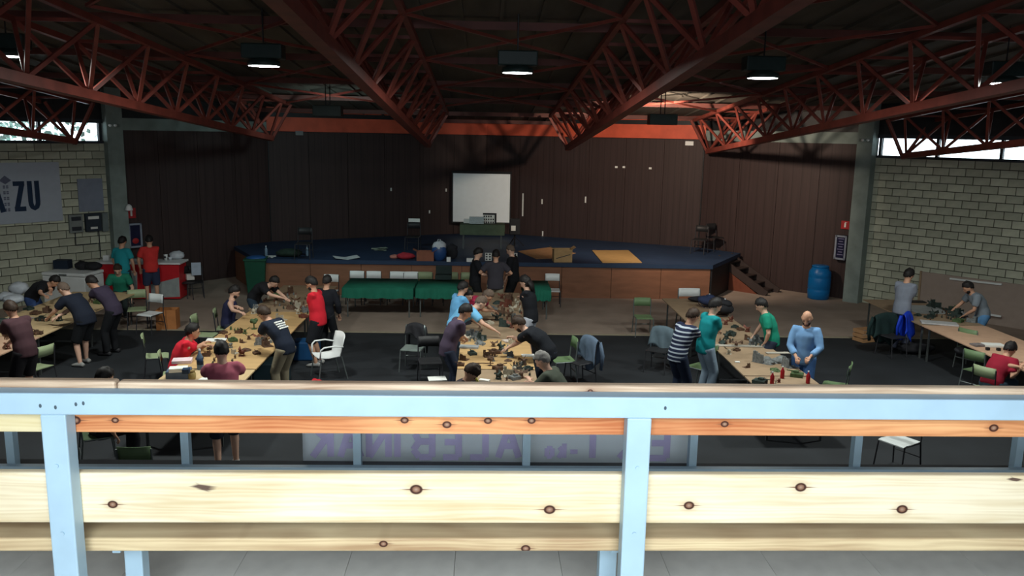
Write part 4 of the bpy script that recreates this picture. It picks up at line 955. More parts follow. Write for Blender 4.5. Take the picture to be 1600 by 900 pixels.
# projection screen
pc = on_wall(*F3, 770, 310, .2); t2 = thing('projection_screen', 'white projection screen with black border on the back wall', 'screen', (-.16, 28.95, 0), -1.2)
a, b, c, d = [aty(x, y, 28.95) for x, y in ((708, 269), (797, 274), (797, 349), (708, 345))]
zt, zb2 = (a.z + b.z) / 2, (c.z + d.z) / 2; w = b.x - a.x
MB().box((0, .02, (zt + zb2) / 2), (w + .09, .02, zt - zb2 + .10)).build('border', M_black, t2)
MB().box((0, 0, (zt + zb2) / 2), (w, .02, zt - zb2)).build('screen_cloth', mat('matt white screen', (.86, .93, .97), rough=.9, var=.02), t2)
MB().tube([(-w / 2 - .06, 0, zt + .06), (w / 2 + .06, 0, zt + .06)], .035, 10).build('roller', M_black, t2)
for s in (-1, 1): MB().tube([(s * w * .3, .03, SZ), (s * w * .3, .03, zb2)], .015, 6).build('stand_leg', M_black, t2)
# stage table with cloth
M_grg = hexmat('grey green cloth', 92, 104, 84, rough=.9)
t2 = thing('stage_table', 'small table with a grey green cloth in front of the projection screen', 'table', (-.1, 25.6, SZ))
MB().box((0, 0, .73), (1.3, .6, .03)).build('tabletop', M_tleg, t2)
for sx in (-1, 1):
    for sy in (-1, 1): MB().box((sx * .58, sy * .24, .36), (.04, .04, .72)).build('leg', M_tleg, t2)
o = MB().box((0, 0, .7555), (1.36, .66, .012)); o.box((0, -.33, .6), (1.36, .012, .32)); o.box((-.68, 0, .66), (.012, .66, .2)); o.box((.68, 0, .66), (.012, .66, .2))
o = o.build('draped_cloth', M_grg); o.location = (-.1, 25.6, SZ); tag(o, 'grey green cloth draped over the table before the screen', 'tablecloth')
zt = SZ + .762
def item_box(name, lab, cat, px, py, z, dims, m, rz=0, group=None, dy=0):
    p = atz(px, py, z); o = MB().box((0, 0, dims[2] / 2), dims).build(name, m, bevel=min(dims) * .08); o.location = (p.x, p.y + dy, z + .002); o.rotation_euler = (0, 0, radians(rz)); return tag(o, lab, cat, group)
def table_card(lab, x, w_, h_, m, y=25.55):
    o = MB(); o.box((0, 0, h_ / 2), (w_, .01, h_), 0, rot(0, -12)); o.box((0, .08, h_ / 2), (w_, .01, h_), 0, rot(0, 14)); o = o.build('name_card', m); o.location = (x, y, zt + .01); return tag(o, lab, 'card')
table_card('white card at the left of the stage table', -.52, .32, .13, M_paper)
table_card('lined white sheet standing in the middle of the stage table', -.28, .44, .22, hexmat('grey printed sheet', 178, 186, 188, var=.15, scale=30), 25.38)
t2 = thing('printed_poster', 'black and white printed card standing on the stage table', 'poster', (.12, 25.5, zt + .005))
MB().box((0, .1, .16), (.42, .05, .32)).build('backing_case', M_black, t2); g = MB(); rnd = random.Random(4)
MB().box((-.03, .06, .14), (.36, .01, .26)).build('sheet', M_paper, t2)
for k in range(14): g.ell((-.17 + (k % 5) * .07, .052, .04 + (k // 5) * .09), (.022, .006, .03), 6, 4)
g.build('print_pattern', M_black, t2)
t2 = thing('loudspeaker', 'black loudspeaker with a white label right of the screen', 'loudspeaker', (.92, 26.2, SZ)); MB().box((0, 0, .62), (.34, .3, .5)).build('cabinet', M_black, t2, bevel=.02); MB().box((-.05, -.155, .58), (.14, .01, .16)).build('label', M_paper, t2); MB().tube([(0, 0, 0), (0, 0, .4)], .025, 8).build('pole', M_black, t2)
for s in range(3): MB().tube([(0, 0, .3), (.3 * cos(s * 2.1), .3 * sin(s * 2.1), .01)], .012, 6).build('leg', M_black, t2)
item_box('paper_sheet', 'white paper on the back of the black stage chair', 'paper', 0, 0, 0, (.34, .012, .18), M_paper)
o = bpy.data.objects[-1] if False else [x for x in bpy.data.objects if x.name.startswith('paper_sheet')][-1]; p = aty(648, 353, 25.4); q2 = atz(645, 392, 1.0); o.location = (q2.x + .02, q2.y + .29, 1.76)
# big flat boards and boxes on the stage
pts = [atz(x, y, SZ) for x, y in ((925, 392), (982, 392), (1003, 411), (941, 411))]
o = MB().prism([(p.x, p.y) for p in pts], SZ + .003, SZ + .022).build('plywood_sheet', hexmat('yellow plywood', 176, 142, 92, rough=.6, var=.08)); tag(o, 'yellow plywood sheet lying on the blue stage', 'board')
pts = [atz(x, y, SZ) for x, y in ((809, 393), (858, 387), (900, 396), (866, 404), (838, 405))]
o = MB().prism([(p.x, p.y) for p in pts], SZ + .003, SZ + .014).build('flattened_cardboard', M_card); tag(o, 'flattened pink brown cardboard beside the open box on stage', 'cardboard')
def carton(lab, px, py, z, dims, m, rz=0, flaps=True, stripe=False):
    p = atz(px, py, z); t_ = thing('cardboard_box', lab, 'box', (p.x, p.y + dims[1] / 2, z), rz); w, l, h = dims; th = .012
    b = MB(); b.box((0, 0, th / 2), (w, l, th))
    for s in (-1, 1): b.box((s * (w / 2), 0, h / 2), (th, l, h)); b.box((0, s * (l / 2), h / 2), (w + th, th, h))
    b.build('carton', m, t_)
    if flaps:
        for s, a in ((-1, 50), (1, 70)): MB().box((s * (w / 2 + .05), 0, h + .03), (.13, l * .95, .008), 0, Matrix.Rotation(radians(-s * a * .5), 3, 'Y')).build('flap', m, t_)
    if stripe: MB().beam((-w * .4, -l / 2 - .008, h * .3), (w * .4, -l / 2 - .008, h * .62), .004, .02).build('printed_line', M_frame, t_); 
    return t_
carton('open cardboard box with a dark line, on the edge of the stage', 879, 410, SZ, (.50, .35, .36), hexmat('pale cardboard', 178, 146, 104, rough=.9), 4, True, True)
carton('reddish cardboard box on the stage left of the blue and white bag', 664, 408, SZ, (.46, .3, .26), hexmat('red brown cardboard', 140, 88, 70, rough=.9), 2, True)
def lump(name, lab, cat, px, py, z, r, m, seed=0, group=None, parts=None, up=1.0, n=14):
    """soft rumpled thing such as a bag or a jacket"""
    p = atz(px, py, z); 
    o = MB().ell((0, 0, r[2] * .9), r, n, 10, 0, None, lambda d: (1 + .22 * noise.noise(d * 2.2 + Vector((seed, seed * 2, 0))) + .10 * noise.noise(d * 6 + Vector((0, seed, 0)))) * (1 if d.z > -.6 else .93))
    ob = o.build(name, m, None, True); ob.location = (p.x, p.y, z); return tag(ob, lab, cat, group)
M_bagw = hexmat('white plastic bag', 190, 196, 204, rough=.35, var=.12, scale=9); M_bagb = hexmat('blue plastic bag', 38, 72, 124, rough=.4); M_cl_blk = mat('black fabric', (.018, .018, .022), rough=.85, var=.3)
def bag2(lab, px, py, z, w, h, m, m2=None, rz=0, cat='bag', name='bag'):
    p = atz(px, py, z); t_ = thing(name, lab, cat, (p.x, p.y, z), rz)
    s = lambda d: 1 + .12 * noise.noise(d * 3 + Vector((px, 0, 0)))
    MB().ell((0, 0, h * .45), (w / 2, w * .32, h * .5), 14, 10, 0, None, s).build('bag_body', m, t_, True)
    if m2: MB().ell((0, 0, h * .78), (w * .46, w * .27, h * .28), 12, 8, 0, None, lambda d: 1 + .3 * noise.noise(d * 4)).build('bag_top', m2, t_, True)
    for s_ in (-1, 1): MB().tube([(-w * .15, s_ * .05, h * .9), (-w * .08, s_ * .06, h * 1.12), (w * .08, s_ * .06, h * 1.12), (w * .15, s_ * .05, h * .9)], .008, 5).build('handle', m2 or m, t_)
    return t_
bag2('blue and white plastic bag standing on the stage edge', 686, 407, SZ, .42, .52, M_bagb, M_bagw)
bag2('black bag on the stage right of the blue and white one', 706, 404, SZ, .34, .38, M_cl_blk, M_cl_blk)
lump('red_bundle', 'red and pink bundle of cloth on the stage edge', 'clothing', 634, 405, SZ, (.26, .15, .10), hexmat('red cloth', 160, 44, 56, rough=.9, var=.2), 3)
lump('folded_shirt', 'salmon coloured folded cloth at the left of the red bundle', 'clothing', 616, 404, SZ, (.13, .12, .06), hexmat('salmon cloth', 176, 116, 104, rough=.9), 5)
def litter(lab, px, py, z, m, n, w, name='paper_pile', cat='papers', seed=1):
    p = atz(px, py, z); rnd = random.Random(seed); t_ = thing(name, lab, cat, (p.x, p.y, z))
    for k in range(n): MB().box((rnd.uniform(-w, w), rnd.uniform(-w, w) * .7, .006 + k * .012), (rnd.uniform(.15, .28), rnd.uniform(.12, .2), .004), 0, rot(rnd.uniform(0, 180), rnd.uniform(-8, 8), rnd.uniform(-8, 8))).build('sheet', m, t_)
    return t_
litter('pale greenish pile of papers in the middle of the stage', 593, 391, SZ, hexmat('greenish paper', 150, 164, 150, var=.25, scale=20), 7, .16, seed=3)
t2 = thing('open_booklet', 'large white open booklet lying on the stage edge', 'booklet', tuple(atz(541, 404, SZ)), 20)
for s in (-1, 1): MB().box((s * .17, 0, .03), (.34, .46, .008), 0, rot(0, 0, s * -9)).build('page', hexmat('printed page', 196, 202, 204, var=.10, scale=18), t2)
litter('white tray of papers at the left end of the stage', 424, 402, SZ, M_paper, 3, .10, seed=5)
for px, lab in ((416, 'clear water bottle at the left end of the stage'), (480, 'clear bottle near the dark bag on the stage')):
    p = atz(px, 400, SZ); t2 = thing('water_bottle', lab, 'bottle', (p.x, p.y, SZ)); MB().lathe((0, 0, 0), [(.035, 0), (.04, .02), (.04, .2), (.015, .25), (.015, .27)], 12).build('bottle_body', hexmat('bluish bottle plastic', 110, 132, 150, rough=.15), t2, True); MB().cyl((0, 0, .27), .018, .02, 10).build('cap', M_white, t2)
lump('dark_bag', 'dark green sports bag with pale strips on the left of the stage', 'bag', 452, 401, SZ, (.36, .2, .12), hexmat('dark green fabric', 36, 52, 44, rough=.9, var=.4, scale=8), 8)
for px, lab in ((701, 'white mug on the stage edge left of the trio'), (734, 'small white box on the stage edge beside the trio')):
    item_box('white_cup' if px < 710 else 'white_box', lab, 'cup' if px < 710 else 'box', px, 409, SZ, (.11, .1, .13) if px < 710 else (.18, .12, .10), M_white)
for px, lab in ((763, 'white lettered sheet left of the charcoal shirted man'), (803, 'white lettered sheet right of the charcoal shirted man')):
    t2 = thing('lettered_sheet', lab, 'paper', tuple(atz(px, 409, SZ))); MB().box((0, 0, .14), (.18, .01, .22)).build('sheet', M_paper, t2); g = MB()
    for k in range(6): g.box((-.05 + (k % 2) * .09, -.008, .07 + (k // 2) * .07), (.05, .004, .04))
    g.build('print_block', M_frame, t2)
# things on the green tables
p = atz(693, 436, .76); t2 = thing('carrying_case', 'dark green open carrying case on the green tables', 'case', (p.x, p.y, .762)); MB().box((0, 0, .06), (.42, .32, .12)).build('case_base', M_fixture, t2, bevel=.01); MB().box((0, .17, .20), (.42, .03, .24)).build('case_lid', M_fixture, t2, bevel=.01)
rnd = random.Random(11)
M_dk = [mat('dark painted model', (.03, .045, .04), rough=.6, var=.4, scale=30), mat('brown painted model', (.10, .055, .035), rough=.6, var=.4, scale=30), mat('grey painted model', (.16, .17, .17), rough=.6, var=.4, scale=30), mat('rust red painted model', (.14, .045, .03), rough=.6, var=.4, scale=30), mat('bone painted model', (.42, .38, .30), rough=.6, var=.3, scale=30), mat('green painted model', (.06, .10, .04), rough=.6, var=.4, scale=30)]
# ================================================================== MINIATURES
def mini_mesh(m, kind):
    o = MB()
    if kind == 'figure':
        o.cyl((0, 0, 0), .016, .004, 8); o.tube([(0, 0, .004), (0, 0, .022), (0, 0, .036)], [(.007, .005), (.011, .007), (.006, .005)], 6); o.ell((0, 0, .041), (.006, .006, .007), 6, 4); o.beam((.012, 0, .008), (.014, .006, .055), .0025, .0025); o.box((-.012, .004, .024), (.003, .012, .014))
    elif kind == 'vehicle':
        o.box((0, 0, .025), (.07, .11, .03)); 
        for s in (-1, 1): o.box((s * .042, 0, .018), (.022, .12, .036))
        o.box((0, .01, .048), (.045, .05, .022)); o.beam((0, .03, .05), (0, .10, .055), .008, .008)
    elif kind == 'monster':
        o.cyl((0, 0, 0), .045, .005, 10); o.ell((0, 0, .05), (.028, .04, .03), 8, 6); o.ell((0, .045, .075), (.014, .02, .014), 6, 4)
        for s in (-1, 1):
            o.tube([(s * .015, .02, .04), (s * .02, .03, .004)], .007, 5); o.tube([(s * .015, -.02, .04), (s * .02, -.025, .004)], .007, 5); o.add([(s * .015, 0, .07), (s * .09, -.02, .12), (s * .07, -.05, .07), (s * .02, -.03, .06)], [(0, 1, 2, 3)])
    elif kind == 'ruin':
        for a, b, h in (((-.09, -.07), (-.09, .08), .12), ((-.09, .08), (.08, .08), .09)): o.beam((*a, h / 2), (*b, h / 2), .012, h)
        o.box((-.06, .08, .12), (.05, .012, .05)); o.box((-.09, .04, .13), (.012, .05, .04)); o.box((0, 0, .004), (.2, .18, .008)); o.ell((.03, -.02, .01), (.03, .03, .02), 6, 4)
    elif kind == 'tree':
        o.tube([(0, 0, 0), (0, 0, .07)], .007, 5)
        for k in range(5): o.ell((.022 * cos(k * 1.26), .022 * sin(k * 1.26), .08 + .015 * (k % 2)), (.025, .025, .022), 6, 4)
        o.cyl((0, 0, 0), .03, .004, 8)
    elif kind == 'hill':
        o.ell((0, 0, 0), (.14, .10, .05), 12, 6, 0, None, lambda d: 1 + .2 * noise.noise(d * 3)); o.ell((.02, 0, .03), (.08, .06, .04), 10, 6)
    return o.mesh({'figure': 'gaming_figure', 'vehicle': 'model_tank', 'monster': 'model_monster', 'ruin': 'model_ruin', 'tree': 'model_tree', 'hill': 'model_hill'}[kind], m)
MM = {}
def clampxy(x, y):
    best = min(tabs, key=lambda t: abs(t[0] - x)); xc, w, L_ = best
    y0 = min(a - l / 2 for a, l, m_, b in L_); y1 = max(a + l / 2 for a, l, m_, b in L_)
    return max(xc - w / 2 + .05, min(xc + w / 2 - .05, x)), max(y0 + .06, min(y1 - .06, y))
def mini(kind, ci, x, y, z, rz, lab, grp, sc=1.0):
    x, y = clampxy(x, y)
    if (kind, ci) not in MM: MM[kind, ci] = mini_mesh(M_dk[ci], kind)
    me = MM[kind, ci]; o = bpy.data.objects.new(me.name.split('.')[0], me); COL.objects.link(o); o.location = (x, y, z); o.rotation_euler = (0, 0, radians(rz)); sc *= {'ruin': .72, 'monster': .85, 'hill': .85}.get(kind, 1); o.scale = (sc,) * 3
    return tag(o, lab, {'figure': 'figurine', 'vehicle': 'model', 'monster': 'figurine', 'ruin': 'scenery', 'tree': 'scenery', 'hill': 'scenery'}[kind], grp)
NTH = ['leftmost', 'second from the left', 'third from the left', 'fourth from the left', 'fifth from the left', 'sixth from the left', 'seventh from the left', 'eighth from the left', 'ninth from the left', 'tenth from the left']
def spot(list_, where, key):
    order = {}
    for kind in set(q[2] for q in list_):
        xs = sorted([q for q in list_ if q[2] == kind])
        for i, q in enumerate(xs): order[q] = (NTH[i] if i < len(xs) - 1 or i == 0 else 'rightmost') if len(xs) > 1 else 'only'
    for px, py, kind, ci, sc in list_:
        p = atz(px, py, TZ); mini(kind, ci, p.x, p.y, TZ, rnd.uniform(0, 360), {'vehicle': 'dark model tank', 'monster': 'winged model creature', 'ruin': 'broken model ruin', 'tree': 'small model tree', 'hill': 'model hill', 'figure': 'small painted figure'}[kind] + ' ' + where + ((', ' + order[px, py, kind, ci, sc]) if order[px, py, kind, ci, sc] != 'only' else ''), {'vehicle': 'model tanks', 'monster': 'model creatures', 'ruin': 'model ruins', 'tree': 'model trees', 'hill': 'model hills', 'figure': 'painted figures'}[kind] + ' ' + where, sc)
spot([(397, 514, 'tree', 5, 1.8), (383, 521, 'monster', 5, 1.2), (349, 521, 'vehicle', 1, 1), (373, 520, 'ruin', 1, .9), (389, 530, 'monster', 1, 1.1), (364, 533, 'vehicle', 5, 1.3), (380, 535, 'ruin', 1, .7), (354, 529, 'monster', 3, 1.1),
      (384, 548, 'hill', 1, .9), (378, 556, 'monster', 3, 1.5), (401, 553, 'vehicle', 1, 1), (407, 537, 'ruin', 2, 1.3), (418, 541, 'ruin', 1, 1.2), (412, 528, 'monster', 0, 1.4), (420, 521, 'vehicle', 3, 1.2), (404, 531, 'monster', 3, 1.3), (427, 534, 'vehicle', 4, 1.2), (415, 533, 'monster', 1, 1.5), (360, 543, 'monster', 2, 1.2), (328, 553, 'tree', 1, 1.2), (368, 552, 'ruin', 4, .8),
      (312, 561, 'vehicle', 1, 1), (322, 556, 'ruin', 1, 1)], 'on the yellow left-centre table', 'b')
spot([(738, 554, 'vehicle', 0, 1.2), (726, 562, 'ruin', 1, 1), (717, 571, 'vehicle', 1, 1), (762, 557, 'ruin', 1, 1.0), (770, 564, 'monster', 2, 1.1), (766, 571, 'tree', 1, 1.3), (780, 577, 'vehicle', 1, 1.5), (794, 564, 'hill', 1, .6), (818, 569, 'monster', 1, 1.4), (808, 575, 'ruin', 2, 1.1),
      (824, 578, 'vehicle', 0, 1.2), (804, 580, 'monster', 4, 1.2), (779, 592, 'monster', 0, 1.4), (795, 588, 'ruin', 4, 1.3), (814, 590, 'monster', 1, 1.6), (804, 592, 'vehicle', 2, 1.3), (783, 547, 'monster', 0, 1.5), (773, 552, 'vehicle', 1, 1.4), (790, 552, 'monster', 2, 1.4), (802, 537, 'ruin', 4, 1.2), (771, 541, 'monster', 1, 1.1),
      (797, 558, 'ruin', 2, .9), (750, 537, 'hill', 2, 1), (737, 527, 'ruin', 2, 1.3), (746, 524, 'monster', 2, 1.3), (753, 531, 'ruin', 0, 1.2), (731, 533, 'monster', 4, 1.3)], 'on the middle row of tables', 'a')
spot([(776, 500, 'monster', 0, 1.5), (789, 509, 'ruin', 0, 1.6), (800, 512, 'monster', 3, 1.5), (781, 490, 'ruin', 1, 1.4), (795, 495, 'monster', 1, 1.4), (790, 478, 'ruin', 3, 1.6), (800, 486, 'monster', 4, 1.4), (778, 474, 'hill', 0, 1.2), (795, 470, 'ruin', 1, 1.5), (806, 500, 'ruin', 2, 1.5), (770, 484, 'vehicle', 2, 1.4), (765, 506, 'vehicle', 4, 1.2), (784, 466, 'monster', 3, 1.3), (808, 476, 'monster', 4, 1.3)], 'on the crowded far half of the middle row', 'a2')
spot([(1190, 565, 'ruin', 2, 1.8), (1199, 566, 'hill', 2, 1.6), (1219, 565, 'hill', 2, 1.7), (1235, 573, 'ruin', 2, 1.6), (1211, 579, 'hill', 5, .9), (1245, 588, 'vehicle', 5, 1.6), (1166, 574, 'ruin', 1, .7), (1139, 553, 'monster', 4, 1.3), (1174, 538, 'monster', 2, 1.6), (1180, 534, 'ruin', 2, 1.2), (1170, 531, 'ruin', 1, 1), (1198, 541, 'vehicle', 0, 1.8), (1206, 543, 'vehicle', 2, 1.3),
      (1142, 524, 'vehicle', 0, 1.6), (1129, 536, 'hill', 0, .9), (1135, 529, 'monster', 0, 1.4), (1150, 541, 'monster', 1, 1.2), (1169, 518, 'monster', 3, 1.3), (1157, 516, 'vehicle', 1, 1), (1134, 507, 'monster', 3, 1.3), (1142, 502, 'monster', 3, 1.2), (1148, 512, 'vehicle', 0, 1.1), (1151, 548, 'vehicle', 1, .9), (1187, 599, 'vehicle', 0, 1.6)], 'on the right-centre tables', 'd')
spot([(1469, 479, 'hill', 0, 1.7), (1476, 482, 'ruin', 0, 1.8), (1460, 477, 'monster', 0, 1.5), (1457, 495, 'monster', 0, 1.8), (1451, 497, 'vehicle', 0, 1.3), (1492, 494, 'ruin', 0, 1.9), (1500, 497, 'hill', 0, 1.3), (1512, 498, 'monster', 2, 2), (1434, 493, 'hill', 0, .9), (1486, 489, 'ruin', 5, 1.6), (1506, 490, 'ruin', 0, 1.7), (1497, 503, 'vehicle', 5, 1.5), (1518, 503, 'ruin', 2, 1.4), (1480, 492, 'monster', 1, 1.5)], 'on the far right table', 'e')
spot([(64, 500, 'vehicle', 0, 1.4), (56, 491, 'vehicle', 1, 1.4), (6, 504, 'hill', 0, 1.6), (16, 512, 'ruin', 0, 1.6), (93, 501, 'monster', 0, 1.8), (58, 522, 'vehicle', 1, 1.3), (74, 488, 'ruin', 1, 1.1), (152, 463, 'ruin', 1, 1.5), (160, 460, 'hill', 5, 1), (155, 474, 'vehicle', 5, 1.5), (165, 468, 'ruin', 1, 1.3), (148, 470, 'monster', 4, 1.3), (12, 545, 'monster', 3, 1.4), (45, 484, 'vehicle', 0, 1.3)], 'on the left tables', 'c')
def troop(px, py, n, ci, where, spread=.12, rows=False):
    p = atz(px, py, TZ)
    for k in range(n):
        if rows: x, y = p.x + (k % 5 - 2) * .045, p.y + (k // 5) * .045
        else: x, y = p.x + rnd.gauss(0, spread), p.y + rnd.gauss(0, spread * 1.3)
        mini('figure', ci[k % len(ci)], x, y, TZ, rnd.uniform(-30, 30), 'tiny painted gaming figure ' + where, 'tiny figures ' + where, 1.35)
W1 = 'on the yellow left-centre table'; W2 = 'on the middle row of tables'; W3 = 'on the right-centre tables'; W4 = 'on the left tables'; W5 = 'on the far right table'; W6 = 'on the crowded far half of the middle row'; W7 = 'on the far left-centre table'
troop(410, 536, 16, (1, 3, 2), 'in the cluster before the khaki trousered man', .10); troop(352, 562, 8, (1, 0), 'between the red shirted sitter and the pink shirted man', .12); troop(380, 512, 5, (5,), 'at the far end of the yellow left-centre table', .2)
troop(738, 531, 22, (2, 0, 2), 'in the grey cluster before the purple shirted man', .13); troop(795, 586, 14, (1, 4, 0), 'at the near end of the middle row of tables', .12); troop(765, 557, 10, (1,), 'in two ranks in the middle of the yellow middle table', rows=True); troop(812, 571, 10, (1, 0), 'in two ranks at the right edge of the yellow middle table', rows=True)
troop(1190, 540, 10, (2, 0), 'under the hands of the green shirted man', .12); troop(1135, 535, 12, (0, 1), 'before the tall teal shirted man', .12); troop(1215, 600, 10, (3, 4), 'around the red squeeze bottles', .12)
troop(66, 502, 15, (1, 0), 'in three ranks before the heavy man in black', rows=True); troop(60, 523, 10, (1,), 'in two ranks at the near edge of the left table', rows=True); troop(155, 468, 14, (1, 4), 'before the man in the plum T-shirt', .14); troop(10, 515, 8, (0, 3), 'on the table at the left picture edge', .12)
troop(1485, 495, 22, (0, 1), W5, .22); troop(792, 485, 34, (3, 1, 0, 4), W6, .30); troop(450, 465, 30, (1, 3, 4, 2), W7, .35); troop(470, 482, 20, (1, 3, 0), 'before the standing red shirted man with the beard', .25)
spot([(440, 468, 'ruin', 1, 1.5), (462, 474, 'monster', 3, 1.4), (470, 480, 'ruin', 4, 1.4), (455, 482, 'hill', 1, 1.3), (478, 487, 'ruin', 2, 1.3), (466, 490, 'monster', 4, 1.4), (430, 462, 'hill', 5, 1.2), (404, 487, 'ruin', 2, 1.7), (412, 492, 'ruin', 0, 1.4), (396, 490, 'monster', 4, 1.5), (475, 496, 'vehicle', 3, 1.3), (450, 458, 'ruin', 1, 1.4), (440, 500, 'ruin', 4, 1.3)], W7, 'b2')
# ================================================================== THINGS ON AND AROUND THE TABLES
def bottle(lab, px, py, z, r, h, body, cap_, label_=None):
    p = atz(px, py, z); t_ = thing('bottle', lab, 'bottle', (p.x, p.y, z))
    MB().lathe((0, 0, 0), [(r * .9, 0), (r, .01), (r, h * .62), (r * .35, h * .82), (r * .35, h * .92)], 14).build('bottle_body', body, t_, True); MB().cyl((0, 0, h * .92), r * .42, h * .08, 10).build('cap', cap_, t_)
    if label_: MB().lathe((0, 0, 0), [(r * 1.02, h * .25), (r * 1.02, h * .58)], 14).build('paper_label', label_, t_, True)
    return t_
bottle('large dark labelled bottle standing near the pink shirted man', 313, 577, TZ, .05, .33, hexmat('bluish plastic', 96, 116, 140, rough=.2), M_white, M_navy)
M_rb = hexmat('red bottle plastic', 158, 24, 34, rough=.3)
for px, py, lab in ((1206, 600, 'left red squeeze bottle with a white cap on the nearest right hand table'), (1222, 591, 'middle red squeeze bottle, set a little behind the other two'), (1262, 599, 'right red squeeze bottle at the table corner')):
    bottle(lab, px, py, TZ, .032, .20, M_rb, M_white)
item_box('storage_box', 'blue grey lidded box on the near left table', 'box', 280, 590, TZ, (.34, .26, .13), hexmat('blue grey card', 84, 100, 124), 10)
item_box('box_lid', 'white lid with dark print stacked on the blue grey box', 'box', 279, 580, TZ + .135, (.26, .17, .06), M_paper, 15)
item_box('dark_card_box', 'small dark blue card box beside the white lid', 'box', 291, 583, TZ + .135, (.1, .12, .07), M_navy, 10)
item_box('sheet_stack', 'pinkish white stack of sheets behind the blue grey box', 'papers', 285, 566, TZ, (.30, .22, .05), hexmat('pinkish paper', 222, 200, 206), 12)
item_box('notebook', 'white open notebook beside the red shirted sitter', 'notebook', 338, 532, TZ, (.34, .24, .015), M_paper, 8)
item_box('phone', 'small dark phone on the white notebook', 'phone', 341, 532, TZ + .018, (.07, .13, .01), M_black, 60)
p = atz(300, 592, TZ); t2 = thing('glass_jar', 'round yellowish jar near the blue grey box', 'jar', (p.x, p.y, TZ)); MB().lathe((0, 0, 0), [(.05, 0), (.06, .02), (.06, .09), (.045, .11)], 14).build('jar_body', hexmat('yellowish jar', 150, 132, 84, rough=.3), t2, True); MB().cyl((0, 0, .11), .05, .02, 14).build('lid', hexmat('brass lid', 120, 100, 60), t2)
lump('dark_pouch', 'dark maroon pouch beside the large bottle', 'bag', 331, 580, TZ, (.13, .09, .06), hexmat('dark maroon fabric', 52, 26, 34, rough=.8), 2)
item_box('leaflet', 'white leaflets at the near edge of the left-centre table', 'papers', 322, 594, TZ, (.22, .16, .012), M_paper, -12)
item_box('leaflet', 'white cards on the yellow middle table by the grey haired man', 'papers', 825, 556, TZ, (.22, .15, .012), M_paper, 3)
item_box('leaflet', 'grey plastic wrap beside the purple shirted man', 'papers', 733, 543, TZ, (.34, .16, .03), hexmat('grey plastic wrap', 150, 154, 156, rough=.3), -6)
item_box('tissue', 'white tissue beside the man with the bowed head', 'tissue', 757, 596, TZ, (.16, .08, .03), M_paper, -20)
item_box('measuring_stick', 'thin dark measuring stick lying across the yellow middle table', 'ruler', 757, 568, TZ, (.30, .02, .008), M_dk[1], 2)
item_box('game_book', 'pale game book on the stooping man\'s side of the middle table', 'book', 797, 533, TZ, (.26, .18, .02), hexmat('pale book', 200, 186, 178), 25)
for px, py, d_, lab, m_ in ((1160, 541, (1.15, .12, .012), 'pale grey strip across the right-centre table', hexmat('pale grey strip', 168, 162, 152)), (1215, 552, (.42, .10, .012), 'pale strip behind the grey scenery on the right-centre table', hexmat('pale grey strip2', 168, 162, 152))):
    item_box('board_strip', lab, 'strip', px, py, TZ, d_, m_, -2 if px < 1200 else 4)
item_box('white_tray', 'small white tray on the right-centre table edge', 'tray', 1152, 566, TZ, (.08, .06, .01), M_paper)
item_box('plastic_sheet', 'crumpled white plastic at the edge of the far right table', 'plastic', 1467, 506, TZ, (.7, .3, .03), hexmat('white plastic film', 186, 186, 188, rough=.3, var=.1, scale=12), -20)
item_box('light_board', 'pale light blue game mat on the far right table', 'game mat', 1445, 484, TZ, (.8, .9, .01), hexmat('pale mat', 152, 156, 156), 0)
item_box('black_tray', 'flat black tray at the far end of the right table', 'tray', 1431, 472, TZ, (.42, .2, .02), M_black, 0)
item_box('paper_box', 'low white paper box on the bare pinkish table', 'box', 1552, 541, TZ, (.36, .22, .04), M_paper, -5)
item_box('card_stack', 'stack of grey cards left of the low white paper box', 'cards', 1527, 540, TZ, (.2, .18, .03), hexmat('grey cards', 120, 112, 112, var=.3, scale=30), 8)
for k, px in enumerate((1543, 1560)): item_box('paint_pot', 'small dark pot %s the low white paper box' % ('left below' if k == 0 else 'right below'), 'pot', px, 547 + k, TZ, (.06, .06, .05), M_black, 0)
item_box('blue_sheet', 'pale blue sheet beneath the models on the left tables', 'paper', 30, 498, TZ, (.5, .25, .006), hexmat('pale sheet', 190, 180, 168), 0)
# rucksacks and jackets
def rucksack(lab, px, py, z, s, m, rz=0, lie=False):
    p = atz(px, py, z); t_ = thing('rucksack', lab, 'rucksack', (p.x, p.y, z), rz)
    R = Matrix.Rotation(radians(-80 if lie else 0), 3, 'X'); V = lambda x, y, z_: R @ Vector((x, y, z_)) * s + Vector((0, 0, .13 * s if lie else 0))
    MB().ell(V(0, 0, .24), (.17 * s, .12 * s, .25 * s), 14, 10, 0, R, lambda d: 1 + .08 * noise.noise(d * 3)).build('main_bag', m, t_, True)
    MB().ell(V(0, -.1, .17), (.13 * s, .07 * s, .13 * s), 12, 8, 0, R).build('front_pocket', m, t_, True)
    for q_ in (-1, 1): MB().tube([V(q_ * .08, .1, .42), V(q_ * .11, .19, .30), V(q_ * .1, .12, .06)], [(.02 * s, .006)] * 3, 6).build('shoulder_strap', m, t_)
    MB().ell(V(.03, -.165, .2), (.018 * s,) * 3, 6, 4).build('badge', M_white, t_); return t_
rucksack('black rucksack lying on the far right-centre table', 1145, 495, TZ, 1.1, M_cl_blk, 70, True)
rucksack('navy bag behind the black rucksack at the table end', 1118, 480, TZ, .9, hexmat('navy fabric', 44, 54, 84, rough=.9), 100, True)
